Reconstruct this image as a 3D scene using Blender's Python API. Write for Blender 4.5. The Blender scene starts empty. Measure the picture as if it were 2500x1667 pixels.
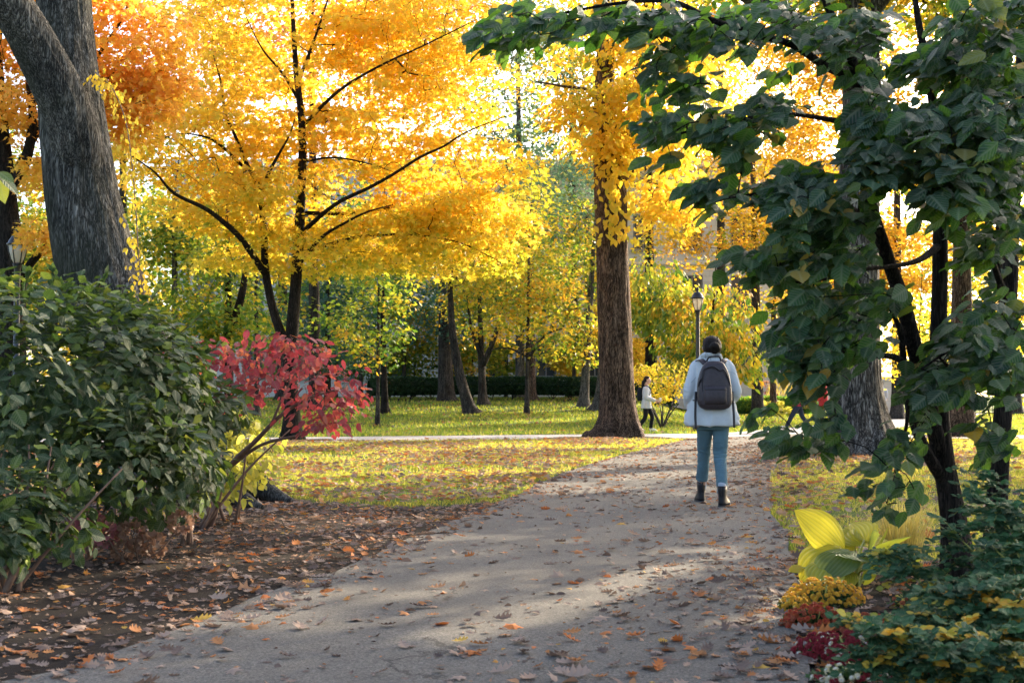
import bpy, math, random
import numpy as np
from mathutils import Vector

# ------------------------------------------------------------------ camera, light, sky
SC = bpy.context.scene
COL = SC.collection
R = np.random.default_rng(11)
FPX, CX, CY, HZ, CAMZ = 3472.2, 1250.0, 833.5, 964.0, 1.1
PITCH = math.atan((HZ - CY) / FPX)
cam_data = bpy.data.cameras.new('camera')
cam = bpy.data.objects.new('camera', cam_data)
COL.objects.link(cam)
cam.location = (0, 0, CAMZ)
cam.rotation_euler = (math.pi / 2 + PITCH, 0, 0)
cam_data.lens, cam_data.sensor_width = 50, 36
cam_data.clip_start, cam_data.clip_end = 0.1, 2000
cam_data.dof.use_dof = True
cam_data.dof.focus_distance = 15.0
cam_data.dof.aperture_fstop = 7.1
SC.camera = cam

SUN_AZ, SUN_EL = math.radians(40), math.radians(24)      # azimuth from +Y towards +X
SUN = np.array([math.sin(SUN_AZ) * math.cos(SUN_EL), math.cos(SUN_AZ) * math.cos(SUN_EL), math.sin(SUN_EL)])
W = bpy.data.worlds.new('World')
SC.world = W
W.use_nodes = True
wn = W.node_tree
sky = wn.nodes.new('ShaderNodeTexSky')
sky.sky_type = 'NISHITA'
sky.sun_disc = False
sky.sun_elevation, sky.sun_rotation = SUN_EL, SUN_AZ
sky.air_density, sky.dust_density, sky.ozone_density = 0.7, 3.0, 0.3
wn.nodes['Background'].inputs['Strength'].default_value = 0.15
wn.links.new(sky.outputs[0], wn.nodes['Background'].inputs['Color'])
ld = bpy.data.lights.new('sun', 'SUN')
ld.energy, ld.angle, ld.color = 3.8, math.radians(0.53), (1.0, 0.84, 0.62)
lo = bpy.data.objects.new('sun', ld)
COL.objects.link(lo)
lo.rotation_euler = Vector(SUN).to_track_quat('Z', 'Y').to_euler()
SC.view_settings.view_transform = 'Standard'
SC.view_settings.look = 'None'
SC.view_settings.exposure = 2.1
SC.view_settings.gamma = 1.0
SC.cycles.max_bounces = 8
SC.cycles.diffuse_bounces = 4
SC.cycles.transmission_bounces = 6
SC.cycles.transparent_max_bounces = 8
SC.cycles.use_denoising = True

# ------------------------------------------------------------------ helpers
def P(u, v, d):
    a, b = (u - CX) / FPX, (CY - v) / FPX
    dy = math.cos(PITCH) - b * math.sin(PITCH)
    dz = math.sin(PITCH) + b * math.cos(PITCH)
    s = d / dy
    return np.array([a * s, d, CAMZ + dz * s])

def G(u, v):
    d = FPX * CAMZ / (v - HZ)
    return np.array([(u - CX) / FPX * d, d])

def sm(a, b, x):
    t = np.clip((np.asarray(x, float) - a) / (b - a), 0, 1)
    return t * t * (3 - 2 * t)

def gz(x, y):
    x, y = np.asarray(x, float), np.asarray(y, float)
    far = 0.025 * np.maximum(0, y - 46) * (1 - sm(0.085, 0.13, x / np.maximum(y, 1))) * (1 - sm(80, 81, y) * 0) * 1.0
    return np.minimum(far, 0.9)

def unit(v):
    v = np.asarray(v, float)
    return v / np.maximum(np.linalg.norm(v, axis=-1, keepdims=True), 1e-9)

def _h(ix, iy, iz):
    n = (ix * 73856093) ^ (iy * 19349663) ^ (iz * 83492791)
    n = (n ^ (n >> 13)) * 1274126177
    n = n & 0x7fffffff
    n = (n ^ (n >> 16)) & 0xffff
    return n / 65535.0

def vnoise(p):
    p = np.asarray(p, float)
    i = np.floor(p).astype(np.int64)
    f = p - i
    f = f * f * (3 - 2 * f)
    o = 0
    for a in (0, 1):
        for b in (0, 1):
            for c in (0, 1):
                w = (f[:, 0] if a else 1 - f[:, 0]) * (f[:, 1] if b else 1 - f[:, 1]) * (f[:, 2] if c else 1 - f[:, 2])
                o = o + w * _h(i[:, 0] + a, i[:, 1] + b, i[:, 2] + c)
    return o

def fbm(p, n=3):
    p = np.asarray(p, float)
    s, a, t = 0, 0.5, 0
    for k in range(n):
        s = s + a * vnoise(p * 2 ** k + 17.3 * k)
        t += a
        a *= 0.5
    return s / t

class MB:
    """Collects vertices and faces and links them as ONE mesh object."""
    def __init__(self):
        self.v, self.f, self.t, self.uv, self.n = [], {}, [], [], 0
        self.m = {}
    def add(self, V, faces, tint=None, uv=None, mi=0):
        V = np.asarray(V, float).reshape(-1, 3)
        for F_ in (faces if isinstance(faces, (list, tuple)) else [faces]):
            F_ = np.asarray(F_, np.int64)
            if F_.size == 0:
                continue
            self.f.setdefault(F_.shape[1], []).append(F_ + self.n)
            self.m.setdefault(F_.shape[1], []).append(np.full(len(F_), mi, np.int32))
        k = len(V)
        self.v.append(V)
        self.t.append(np.full(k, 0.5) if tint is None else np.broadcast_to(np.asarray(tint, float), (k,)))
        self.uv.append(np.zeros((k, 2)) if uv is None else np.asarray(uv, float))
        self.n += k
    def mesh(self, name, mats, smooth=True):
        me = bpy.data.meshes.new(name)
        V = np.concatenate(self.v)
        loops, tot, mi = [], [], []
        for k in self.f:
            A = np.concatenate(self.f[k])
            loops.append(A.reshape(-1))
            tot.append(np.full(len(A), k, np.int32))
            mi.append(np.concatenate(self.m[k]))
        loops, tot, mi = np.concatenate(loops), np.concatenate(tot), np.concatenate(mi)
        me.vertices.add(len(V))
        me.vertices.foreach_set('co', V.astype(np.float32).reshape(-1))
        me.loops.add(len(loops))
        me.loops.foreach_set('vertex_index', loops.astype(np.int32))
        me.polygons.add(len(tot))
        start = np.concatenate([[0], np.cumsum(tot)[:-1]]).astype(np.int32)
        me.polygons.foreach_set('loop_start', start)
        me.polygons.foreach_set('loop_total', tot)
        me.polygons.foreach_set('use_smooth', np.full(len(tot), smooth))
        me.polygons.foreach_set('material_index', mi)
        at = me.attributes.new('tint', 'FLOAT', 'POINT')
        at.data.foreach_set('value', np.concatenate(self.t).astype(np.float32))
        ul = me.uv_layers.new(name='UVMap')
        ul.data.foreach_set('uv', np.concatenate(self.uv)[loops].astype(np.float32).reshape(-1))
        for m in (mats if isinstance(mats, (list, tuple)) else [mats]):
            me.materials.append(m)
        me.update(calc_edges=True)
        me.validate()
        return me
    def build(self, name, mats, parent=None, smooth=True):
        me = self.mesh(name, mats, smooth)
        return link(name, me, parent)

def link(name, me, parent=None):
    o = bpy.data.objects.new(name, me)
    COL.objects.link(o)
    if parent is not None:
        o.parent = parent
        o.matrix_parent_inverse = parent.matrix_basis.inverted()
    return o

def tag(o, label=None, cat=None, group=None, kind=None):
    if label: o['label'] = label
    if cat: o['category'] = cat
    if group: o['group'] = group
    if kind: o['kind'] = kind
    return o

def thing(name, label, cat, loc, group=None, rz=0):
    o = bpy.data.objects.new(name, None)
    o.empty_display_size = 0.2
    COL.objects.link(o)
    o.location = [float(q) for q in loc]
    o.rotation_euler = (0, 0, rz)
    bpy.context.view_layer.update() if False else None
    return tag(o, label, cat, group)

def spline(pts, m):
    """Catmull-Rom through rows of pts (any width), m samples per span."""
    p = np.asarray(pts, float)
    if len(p) < 3:
        t = np.linspace(0, 1, m + 1)[:, None]
        return p[0] * (1 - t) + p[-1] * t
    q = np.vstack([2 * p[0] - p[1], p, 2 * p[-1] - p[-2]])
    out = []
    for i in range(1, len(q) - 2):
        t = np.arange(m)[:, None] / m
        a, b, c, d = q[i - 1], q[i], q[i + 1], q[i + 2]
        out.append(0.5 * (2 * b + (c - a) * t + (2 * a - 5 * b + 4 * c - d) * t ** 2 + (3 * b - a - 3 * c + d) * t ** 3))
    out.append(p[-1:])
    return np.vstack(out)

def frames(pts):
    p = np.asarray(pts, float)
    T = unit(np.gradient(p, axis=0))
    ref = np.array([1.0, 0, 0]) if abs(T[0, 0]) < 0.9 else np.array([0, 1.0, 0])
    N = np.zeros_like(p)
    n = unit(ref - T[0] * (ref @ T[0]))
    for i in range(len(p)):
        n = unit(n - T[i] * (n @ T[i]))
        N[i] = n
    return T, N, np.cross(T, N)

def ringfaces(rows, n, cap=True):
    i = np.arange(rows - 1)[:, None] * n
    j = np.arange(n)[None]
    k = (j + 1) % n
    q = np.stack([i + j, i + k, i + n + k, i + n + j], -1).reshape(-1, 4)
    fs = [q]
    if cap:
        fs.append(np.arange(n)[::-1][None])
        fs.append((np.arange(n) + (rows - 1) * n)[None])
    return fs

def tube(mb, pts, rad, n=8, cap=True, flat=1.0, tint=None, mi=0):
    p = np.asarray(pts, float)
    r = np.broadcast_to(np.asarray(rad, float), (len(p),))
    T, N, B = frames(p)
    a = np.arange(n) / n * 2 * math.pi
    V = p[:, None] + r[:, None, None] * (np.cos(a)[None, :, None] * N[:, None] + flat * np.sin(a)[None, :, None] * B[:, None])
    mb.add(V.reshape(-1, 3), ringfaces(len(p), n, cap), tint, mi=mi)

def rings(mb, st, n=24, ex=2.0, cap=True, mi=0, tint=None):
    """Loft of horizontal superellipse rings: rows (cx, cy, cz, rx, ry)."""
    st = np.asarray(st, float)
    a = np.arange(n) / n * 2 * math.pi
    c, s = np.cos(a), np.sin(a)
    c = np.sign(c) * np.abs(c) ** (2 / ex)
    s = np.sign(s) * np.abs(s) ** (2 / ex)
    V = np.stack([st[:, 0:1] + st[:, 3:4] * c, st[:, 1:2] + st[:, 4:5] * s, np.repeat(st[:, 2:3], n, 1)], -1)
    mb.add(V.reshape(-1, 3), ringfaces(len(st), n, cap), mi=mi, tint=tint)

def box(mb, lo, hi, mi=0):
    x0, y0, z0 = lo
    x1, y1, z1 = hi
    V = [(x0, y0, z0), (x1, y0, z0), (x1, y1, z0), (x0, y1, z0), (x0, y0, z1), (x1, y0, z1), (x1, y1, z1), (x0, y1, z1)]
    mb.add(V, np.array([(0, 3, 2, 1), (4, 5, 6, 7), (0, 1, 5, 4), (1, 2, 6, 5), (2, 3, 7, 6), (3, 0, 4, 7)]), mi=mi)

def remeshed(mb, name, mats, voxel, smooth=2):
    me = mb.mesh(name + '_tmp', mats)
    o = bpy.data.objects.new(name + '_tmp', me)
    COL.objects.link(o)
    m = o.modifiers.new('r', 'REMESH')
    m.mode, m.voxel_size, m.use_smooth_shade = 'VOXEL', voxel, True
    if smooth:
        s = o.modifiers.new('s', 'SMOOTH')
        s.factor, s.iterations = 0.5, smooth
    dg = bpy.context.evaluated_depsgraph_get()
    out = bpy.data.meshes.new_from_object(o.evaluated_get(dg))
    bpy.data.objects.remove(o)
    out.name = name
    if not out.materials:
        for q in (mats if isinstance(mats, (list, tuple)) else [mats]):
            out.materials.append(q)
    return out

# ------------------------------------------------------------------ materials
def newmat(name):
    m = bpy.data.materials.new(name)
    m.use_nodes = True
    nt = m.node_tree
    return m, nt, nt.nodes['Principled BSDF'], nt.nodes['Material Output']

def N_(nt, typ, **kw):
    n = nt.nodes.new(typ)
    for k, v in kw.items():
        if k in n.inputs:
            n.inputs[k].default_value = v
        else:
            setattr(n, k, v)
    return n

def ramp(nt, src, stops, interp='LINEAR'):
    r = nt.nodes.new('ShaderNodeValToRGB')
    r.color_ramp.interpolation = interp
    e = r.color_ramp.elements
    while len(e) < len(stops):
        e.new(0.5)
    for k, (p, c) in enumerate(stops):
        e[k].position = p
        e[k].color = (*c, 1)
    nt.links.new(src, r.inputs[0])
    return r.outputs[0]

def noise(nt, scale, detail=4, vec=None, rough=0.6, dist=0.0):
    n = N_(nt, 'ShaderNodeTexNoise', Scale=scale, Detail=detail, Roughness=rough, Distortion=dist)
    if vec is not None:
        nt.links.new(vec, n.inputs['Vector'])
    return n.outputs['Fac']

def coords(nt, scale=(1, 1, 1), which='Object'):
    tc = nt.nodes.new('ShaderNodeTexCoord')
    mp = nt.nodes.new('ShaderNodeMapping')
    mp.inputs['Scale'].default_value = scale
    nt.links.new(tc.outputs[which], mp.inputs['Vector'])
    return mp.outputs[0]

def bump(nt, bs, h, strength=0.5, dist=0.02):
    b = N_(nt, 'ShaderNodeBump', Strength=strength, Distance=dist)
    nt.links.new(h, b.inputs['Height'])
    nt.links.new(b.outputs[0], bs.inputs['Normal'])
    return b

def math_(nt, op, a, b=None, c=None):
    n = nt.nodes.new('ShaderNodeMath')
    n.operation = op
    for k, q in enumerate((a, b, c)):
        if q is None: continue
        if isinstance(q, (int, float)): n.inputs[k].default_value = q
        else: nt.links.new(q, n.inputs[k])
    return n.outputs[0]

def mixc(nt, fac, a, b, mode='MIX'):
    n = nt.nodes.new('ShaderNodeMix')
    n.data_type, n.blend_type = 'RGBA', mode
    for k, q in ((0, fac), (6, a), (7, b)):
        if isinstance(q, (int, float)): n.inputs[k].default_value = q
        elif isinstance(q, tuple): n.inputs[k].default_value = (*q, 1)
        else: nt.links.new(q, n.inputs[k])
    return n.outputs[2]

def plain(name, col, rough=0.6, var=0.15, scale=30, metal=0.0, bmp=0.0, spec=0.5):
    m, nt, bs, out = newmat(name)
    f = noise(nt, scale, 5, coords(nt))
    c = ramp(nt, f, [(0.3, tuple(q * (1 - var) for q in col)), (0.7, tuple(min(1, q * (1 + var)) for q in col))])
    nt.links.new(c, bs.inputs['Base Color'])
    bs.inputs['Roughness'].default_value = rough
    bs.inputs['Metallic'].default_value = metal
    bs.inputs['Specular IOR Level'].default_value = spec
    if bmp:
        bump(nt, bs, f, bmp, 0.01)
    return m

def leafmat(name, stops, trans=0.45, tstops=None, rough=0.5, spec=0.3, veins=0, bmp=0.0, patch=0.0):
    """Leaf: colour ramp over the per-leaf tint, part of the light passing through."""
    m, nt, bs, out = newmat(name)
    a = N_(nt, 'ShaderNodeAttribute', attribute_name='tint')
    t = a.outputs['Fac']
    if patch:
        t = math_(nt, 'ADD', t, math_(nt, 'MULTIPLY', math_(nt, 'SUBTRACT', noise(nt, 0.8, 3, coords(nt)), 0.5), patch))
    c = ramp(nt, t, stops)
    tcol = ramp(nt, t, tstops or stops)
    if veins:
        sp = noise(nt, 38, 4, coords(nt), 0.7)
        c = mixc(nt, math_(nt, 'MULTIPLY', ramp(nt, sp, [(0.4, (0, 0, 0)), (0.7, (1, 1, 1))]), 0.2), c, mixc(nt, 0.6, c, (0.16, 0.13, 0.03)))
        uvn = nt.nodes.new('ShaderNodeUVMap')
        sx = nt.nodes.new('ShaderNodeSeparateXYZ')
        nt.links.new(uvn.outputs[0], sx.inputs[0])
        ax = math_(nt, 'ABSOLUTE', sx.outputs[0])
        ph = math_(nt, 'MULTIPLY', math_(nt, 'SUBTRACT', sx.outputs[1], math_(nt, 'MULTIPLY', ax, 0.9)), float(veins))
        w = math_(nt, 'PINGPONG', ph, 0.5)
        vein = math_(nt, 'SMOOTH_MIN', math_(nt, 'MULTIPLY', w, 4.0), math_(nt, 'MULTIPLY', ax, 14.0), 0.1)
        vein = math_(nt, 'MINIMUM', vein, 1.0)
        dark = mixc(nt, 0.35, c, (0.0, 0.0, 0.0), 'MIX')
        c = mixc(nt, vein, mixc(nt, 0.22, c, (0.6, 0.6, 0.35)), c)
        tcol = mixc(nt, vein, mixc(nt, 0.35, tcol, (0.05, 0.08, 0.0)), tcol)
        bump(nt, bs, vein, 0.5, 0.004)
    nt.links.new(c, bs.inputs['Base Color'])
    bs.inputs['Roughness'].default_value = rough
    bs.inputs['Specular IOR Level'].default_value = spec
    tr = nt.nodes.new('ShaderNodeBsdfTranslucent')
    nt.links.new(tcol, tr.inputs['Color'])
    mx = nt.nodes.new('ShaderNodeMixShader')
    mx.inputs[0].default_value = trans
    nt.links.new(bs.outputs[0], mx.inputs[1])
    nt.links.new(tr.outputs[0], mx.inputs[2])
    nt.links.new(mx.outputs[0], out.inputs['Surface'])
    return m

def barkmat(name, dark, mid, light, scale=1.0, moss=None, strength=0.9):
    m, nt, bs, out = newmat(name)
    v = coords(nt, (scale * 11, scale * 11, scale * 1.3))
    wob = noise(nt, 1.6, 8, v, 0.72, 1.2)
    vo = N_(nt, 'ShaderNodeTexVoronoi', feature='DISTANCE_TO_EDGE', Scale=1.5)
    mixv = nt.nodes.new('ShaderNodeMix')
    mixv.data_type = 'VECTOR'
    mixv.inputs[0].default_value = 0.6
    nz = N_(nt, 'ShaderNodeTexNoise', Scale=2.5, Detail=4)
    nt.links.new(v, nz.inputs['Vector'])
    nt.links.new(v, mixv.inputs[4])
    nt.links.new(nz.outputs['Color'], mixv.inputs[5])
    nt.links.new(mixv.outputs[1], vo.inputs['Vector'])
    rid = noise(nt, 3.0, 6, v, 0.6, 0.4)
    plates = math_(nt, 'ADD', math_(nt, 'MULTIPLY', math_(nt, 'MINIMUM', math_(nt, 'MULTIPLY', vo.outputs['Distance'], 2.5), 1.0), 0.35), math_(nt, 'MULTIPLY', math_(nt, 'MINIMUM', math_(nt, 'MULTIPLY', math_(nt, 'ABSOLUTE', math_(nt, 'SUBTRACT', rid, 0.5)), 9.0), 1.0), 0.65))
    h = math_(nt, 'ADD', math_(nt, 'MULTIPLY', plates, 0.7), math_(nt, 'MULTIPLY', wob, 0.6))
    c = ramp(nt, h, [(0.42, dark), (0.66, mid), (0.98, light)])
    tone = ramp(nt, noise(nt, 2.6, 5, coords(nt, (1, 1, 0.6)), 0.65), [(0.32, (0.45, 0.45, 0.45)), (0.5, (1, 1, 1)), (0.68, (1.45, 1.4, 1.35))])
    c = mixc(nt, 1.0, c, tone, 'MULTIPLY')
    if moss:
        mo = noise(nt, 1.3, 4, coords(nt, (1, 1, 0.5)))
        mo = math_(nt, 'MULTIPLY', math_(nt, 'GREATER_THAN', mo, 0.0), ramp(nt, mo, [(0.5, (0, 0, 0)), (0.7, (0.7, 0.7, 0.7))]))
        c = mixc(nt, mo, c, moss)
    nt.links.new(c, bs.inputs['Base Color'])
    bs.inputs['Roughness'].default_value = 0.9
    bs.inputs['Specular IOR Level'].default_value = 0.15
    bump(nt, bs, h, strength, 0.06)
    return m

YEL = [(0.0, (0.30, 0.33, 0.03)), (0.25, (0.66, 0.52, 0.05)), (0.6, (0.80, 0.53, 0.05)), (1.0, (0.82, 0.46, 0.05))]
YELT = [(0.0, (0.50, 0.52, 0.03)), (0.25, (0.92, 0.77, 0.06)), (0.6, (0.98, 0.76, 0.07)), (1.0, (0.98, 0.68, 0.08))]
M = {}
M['maple_leaf'] = leafmat('maple_leaf', YEL, 0.5, YELT, patch=0.5)
M['orange_leaf'] = leafmat('orange_leaf', [(0, (0.74, 0.50, 0.05)), (0.5, (0.80, 0.44, 0.06)), (1, (0.80, 0.36, 0.06))], 0.5, [(0, (0.97, 0.66, 0.06)), (1, (0.97, 0.48, 0.08))], patch=0.4)
M['red_orange_leaf'] = leafmat('red_orange_leaf', [(0, (0.72, 0.30, 0.06)), (1, (0.66, 0.16, 0.07))], 0.5, [(0, (0.96, 0.48, 0.10)), (1, (0.92, 0.30, 0.12))], patch=0.4)
M['gold_leaf'] = leafmat('gold_leaf', [(0, (0.30, 0.33, 0.03)), (0.4, (0.70, 0.52, 0.05)), (1, (0.78, 0.46, 0.05))], 0.5, [(0, (0.5, 0.55, 0.03)), (0.4, (0.95, 0.75, 0.06)), (1, (0.98, 0.65, 0.06))], patch=0.5)
M['olive_leaf'] = leafmat('olive_leaf', [(0, (0.06, 0.13, 0.03)), (0.45, (0.20, 0.25, 0.03)), (0.75, (0.50, 0.42, 0.04)), (1, (0.65, 0.36, 0.03))], 0.45, [(0, (0.14, 0.30, 0.03)), (0.45, (0.42, 0.50, 0.04)), (0.75, (0.85, 0.68, 0.05)), (1, (0.9, 0.5, 0.04))], patch=0.9)
M['green_leaf'] = leafmat('green_leaf', [(0, (0.05, 0.11, 0.035)), (0.6, (0.09, 0.18, 0.04)), (1, (0.26, 0.32, 0.04))], 0.4, [(0, (0.12, 0.30, 0.04)), (0.6, (0.22, 0.42, 0.05)), (1, (0.55, 0.6, 0.05))], patch=0.6)
M['amber_leaf'] = leafmat('amber_leaf', [(0, (0.20, 0.24, 0.03)), (0.35, (0.52, 0.36, 0.03)), (1, (0.62, 0.30, 0.03))], 0.45, [(0, (0.36, 0.42, 0.03)), (0.35, (0.72, 0.50, 0.03)), (1, (0.80, 0.42, 0.04))], patch=0.6)
M['teal_leaf'] = leafmat('teal_leaf', [(0, (0.03, 0.09, 0.06)), (1, (0.08, 0.17, 0.10))], 0.3, patch=0.5)
M['blue_green_leaf'] = leafmat('blue_green_leaf', [(0, (0.10, 0.20, 0.12)), (0.7, (0.18, 0.28, 0.13)), (1, (0.4, 0.42, 0.1))], 0.4, patch=0.5)
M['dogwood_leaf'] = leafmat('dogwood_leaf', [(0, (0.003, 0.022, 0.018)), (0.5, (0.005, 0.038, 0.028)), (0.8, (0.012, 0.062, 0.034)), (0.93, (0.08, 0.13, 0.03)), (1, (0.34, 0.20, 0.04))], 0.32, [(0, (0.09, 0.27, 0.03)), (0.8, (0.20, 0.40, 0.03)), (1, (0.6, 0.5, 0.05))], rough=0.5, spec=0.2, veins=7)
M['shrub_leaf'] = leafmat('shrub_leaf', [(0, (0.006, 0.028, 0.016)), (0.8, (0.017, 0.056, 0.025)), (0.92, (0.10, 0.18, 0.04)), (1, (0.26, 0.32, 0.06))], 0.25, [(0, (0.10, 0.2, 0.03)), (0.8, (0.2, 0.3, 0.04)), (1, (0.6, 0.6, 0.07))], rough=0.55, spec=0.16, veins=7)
M['red_leaf'] = leafmat('red_leaf', [(0, (0.14, 0.014, 0.035)), (0.5, (0.30, 0.030, 0.055)), (1, (0.50, 0.11, 0.07))], 0.42, [(0, (0.42, 0.04, 0.07)), (0.6, (0.70, 0.09, 0.11)), (1, (0.92, 0.28, 0.10))], rough=0.5, veins=6)
M['lime_leaf'] = leafmat('lime_leaf', [(0, (0.24, 0.30, 0.05)), (1, (0.62, 0.55, 0.10))], 0.5, [(0, (0.5, 0.55, 0.06)), (1, (0.9, 0.8, 0.12))], veins=6)
M['hosta_leaf'] = leafmat('hosta_leaf', [(0, (0.07, 0.16, 0.08)), (0.5, (0.3, 0.36, 0.05)), (1, (0.70, 0.64, 0.05))], 0.5, [(0, (0.25, 0.38, 0.06)), (0.5, (0.7, 0.7, 0.05)), (1, (0.98, 0.90, 0.06))], rough=0.4, veins=0)
M['rose_leaf'] = leafmat('rose_leaf', [(0, (0.012, 0.06, 0.034)), (0.72, (0.035, 0.13, 0.045)), (0.86, (0.5, 0.42, 0.04)), (1, (0.72, 0.38, 0.03))], 0.35, rough=0.55, spec=0.12, veins=5)
M['mum_leaf'] = leafmat('mum_leaf', [(0, (0.025, 0.06, 0.02)), (1, (0.07, 0.13, 0.03))], 0.3)
M['hedge_leaf'] = leafmat('hedge_leaf', [(0, (0.015, 0.04, 0.015)), (1, (0.04, 0.09, 0.025))], 0.2)
M['fallen_leaf'] = leafmat('fallen_leaf', [(0, (0.08, 0.055, 0.045)), (0.3, (0.19, 0.13, 0.10)), (0.55, (0.38, 0.27, 0.20)), (0.72, (0.42, 0.19, 0.07)), (0.86, (0.50, 0.14, 0.04)), (1, (0.62, 0.42, 0.08))], 0.2, rough=0.75, spec=0.2)
M['grass_blade'] = leafmat('grass_blade', [(0, (0.06, 0.12, 0.02)), (0.6, (0.16, 0.22, 0.03)), (1, (0.40, 0.34, 0.08))], 0.45, [(0, (0.20, 0.36, 0.03)), (0.6, (0.48, 0.47, 0.05)), (1, (0.80, 0.62, 0.12))], rough=0.6, patch=0.5)
M['dry_grass'] = leafmat('dry_grass', [(0, (0.4, 0.34, 0.08)), (1, (0.7, 0.55, 0.15))], 0.4)
M['grey_bark'] = barkmat('grey_bark', (0.035, 0.033, 0.028), (0.15, 0.14, 0.12), (0.30, 0.28, 0.24), 1.5, moss=(0.06, 0.065, 0.04))
M['brown_bark'] = barkmat('brown_bark', (0.020, 0.013, 0.009), (0.13, 0.085, 0.06), (0.30, 0.21, 0.15), 1.3)
M['ridge_bark'] = barkmat('ridge_bark', (0.03, 0.026, 0.022), (0.13, 0.115, 0.10), (0.32, 0.29, 0.25), 1.0)
M['dark_bark'] = barkmat('dark_bark', (0.010, 0.008, 0.006), (0.032, 0.025, 0.02), (0.065, 0.05, 0.038), 1.5)
M['mid_bark'] = barkmat('mid_bark', (0.025, 0.022, 0.02), (0.075, 0.065, 0.055), (0.15, 0.13, 0.11), 1.3)
M['twig'] = plain('twig', (0.16, 0.09, 0.055), 0.8, 0.3, 20)
M['dark_twig'] = plain('dark_twig', (0.03, 0.022, 0.018), 0.8, 0.3, 20)
M['stem_green'] = plain('stem_green', (0.30, 0.30, 0.06), 0.6, 0.2, 20)

# ------------------------------------------------------------------ leaves and plants
def leaf_template(kind, var=0.0):
    """(verts: across, along, up), faces list, uv."""
    if kind == 'diamond':
        V = [(0, 0, 0), (.32, .5, .06), (0, 1, -.03), (-.32, .5, .06)]
        return np.array(V, float), [np.array([(0, 1, 2), (0, 2, 3)])], None
    if kind == 'oval':
        V = [(0, 0, 0), (.22, .25, .05), (.27, .55, .06), (0, 1, -.12), (-.27, .55, .06), (-.22, .25, .05), (0, .55, 0)]
        return np.array(V, float), [np.array([(0, 1, 6), (1, 2, 6), (2, 3, 6), (3, 4, 6), (4, 5, 6), (5, 0, 6)])], None
    if kind == 'maple':
        ang = np.radians([-90, -48, -32, -5, 18, 50, 70, 90])
        rad = np.array([.38, .30, .50, .24, .56, .26, .30, .62])
        pts = [(r * math.cos(a), .42 + r * math.sin(a)) for a, r in zip(ang, rad)]
        pts = pts + [(-x, y) for x, y in pts[-2:0:-1]]
        V = [(0, .42, .05)] + [(x, y, -.22 * (x * x + (y - .42) ** 2)) for x, y in pts]
        n = len(pts)
        return np.array(V, float), [np.array([(0, 1 + i, 1 + (i + 1) % n) for i in range(n)])], None
    if kind in ('ovate', 'hosta'):
        if kind == 'ovate':
            t = np.array([0, .1, .28, .5, .72, .88, 1.0])
            w = np.array([0, .17, .29, .31, .21, .09, 0])
            arch, fold, cross = .16, .22, 1
        else:
            t = np.array([-.06, .05, .15, .3, .45, .6, .75, .88, .96, 1.0])
            w = np.array([.05, .25, .34, .39, .385, .34, .25, .14, .06, .01])
            arch, fold, cross = .22, .10, 3
        V, UV, k = [], [], 2 * cross + 1
        for ti, wi in zip(t, w):
            for j in range(-cross, cross + 1):
                s = j / cross
                x = s * wi
                yy = ti if kind == 'ovate' else ti + (-.06 * abs(s) if ti < .1 else 0)
                z = fold * abs(x) - arch * ti ** 2 - (.5 * x * x if kind == 'ovate' else .25 * x * x)
                if kind == 'hosta':
                    z += .012 * math.cos(s * 9.4) * (1 if wi > .1 else 0)
                if var:
                    z += .09 * var * math.sin(ti * 6 + 1.5 * s) + .16 * var * s * ti * wi * 3
                    x += .06 * var * math.sin(ti * 4)
                V.append((x, yy, z)); UV.append((x, ti))
        Fq = []
        for i in range(len(t) - 1):
            for j in range(k - 1):
                a = i * k + j
                Fq.append((a, a + 1, a + k + 1, a + k))
        return np.array(V, float), [np.array(Fq)], np.array(UV, float)
    if kind == 'oak':
        t = np.array([0, .12, .22, .32, .45, .55, .68, .78, .9, 1.0])
        w = np.array([.015, .05, .20, .09, .30, .12, .26, .10, .12, 0])
        V = []
        for i, (ti, wi) in enumerate(zip(t, w)):
            up = .06 if i % 2 == 0 else -.02
            V += [(-wi, ti + .5 * wi, .25 * wi + up * .6), (0, ti, .0), (wi, ti + .5 * wi, .25 * wi + up * .4)]
        V = np.array(V, float)
        V[:, 2] += .35 * (V[:, 1] - .5) ** 2
        Fq = []
        for i in range(len(t) - 1):
            for j in range(2):
                a = i * 3 + j
                Fq.append((a, a + 1, a + 4, a + 3))
        return V, [np.array(Fq)], None

TPL = {'ovate_a': leaf_template('ovate', .55), 'ovate_b': leaf_template('ovate', -.65), 'ovate_c': leaf_template('ovate'), **{k: leaf_template(k) for k in ('diamond', 'oval', 'maple', 'ovate', 'hosta', 'oak')}}

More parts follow.
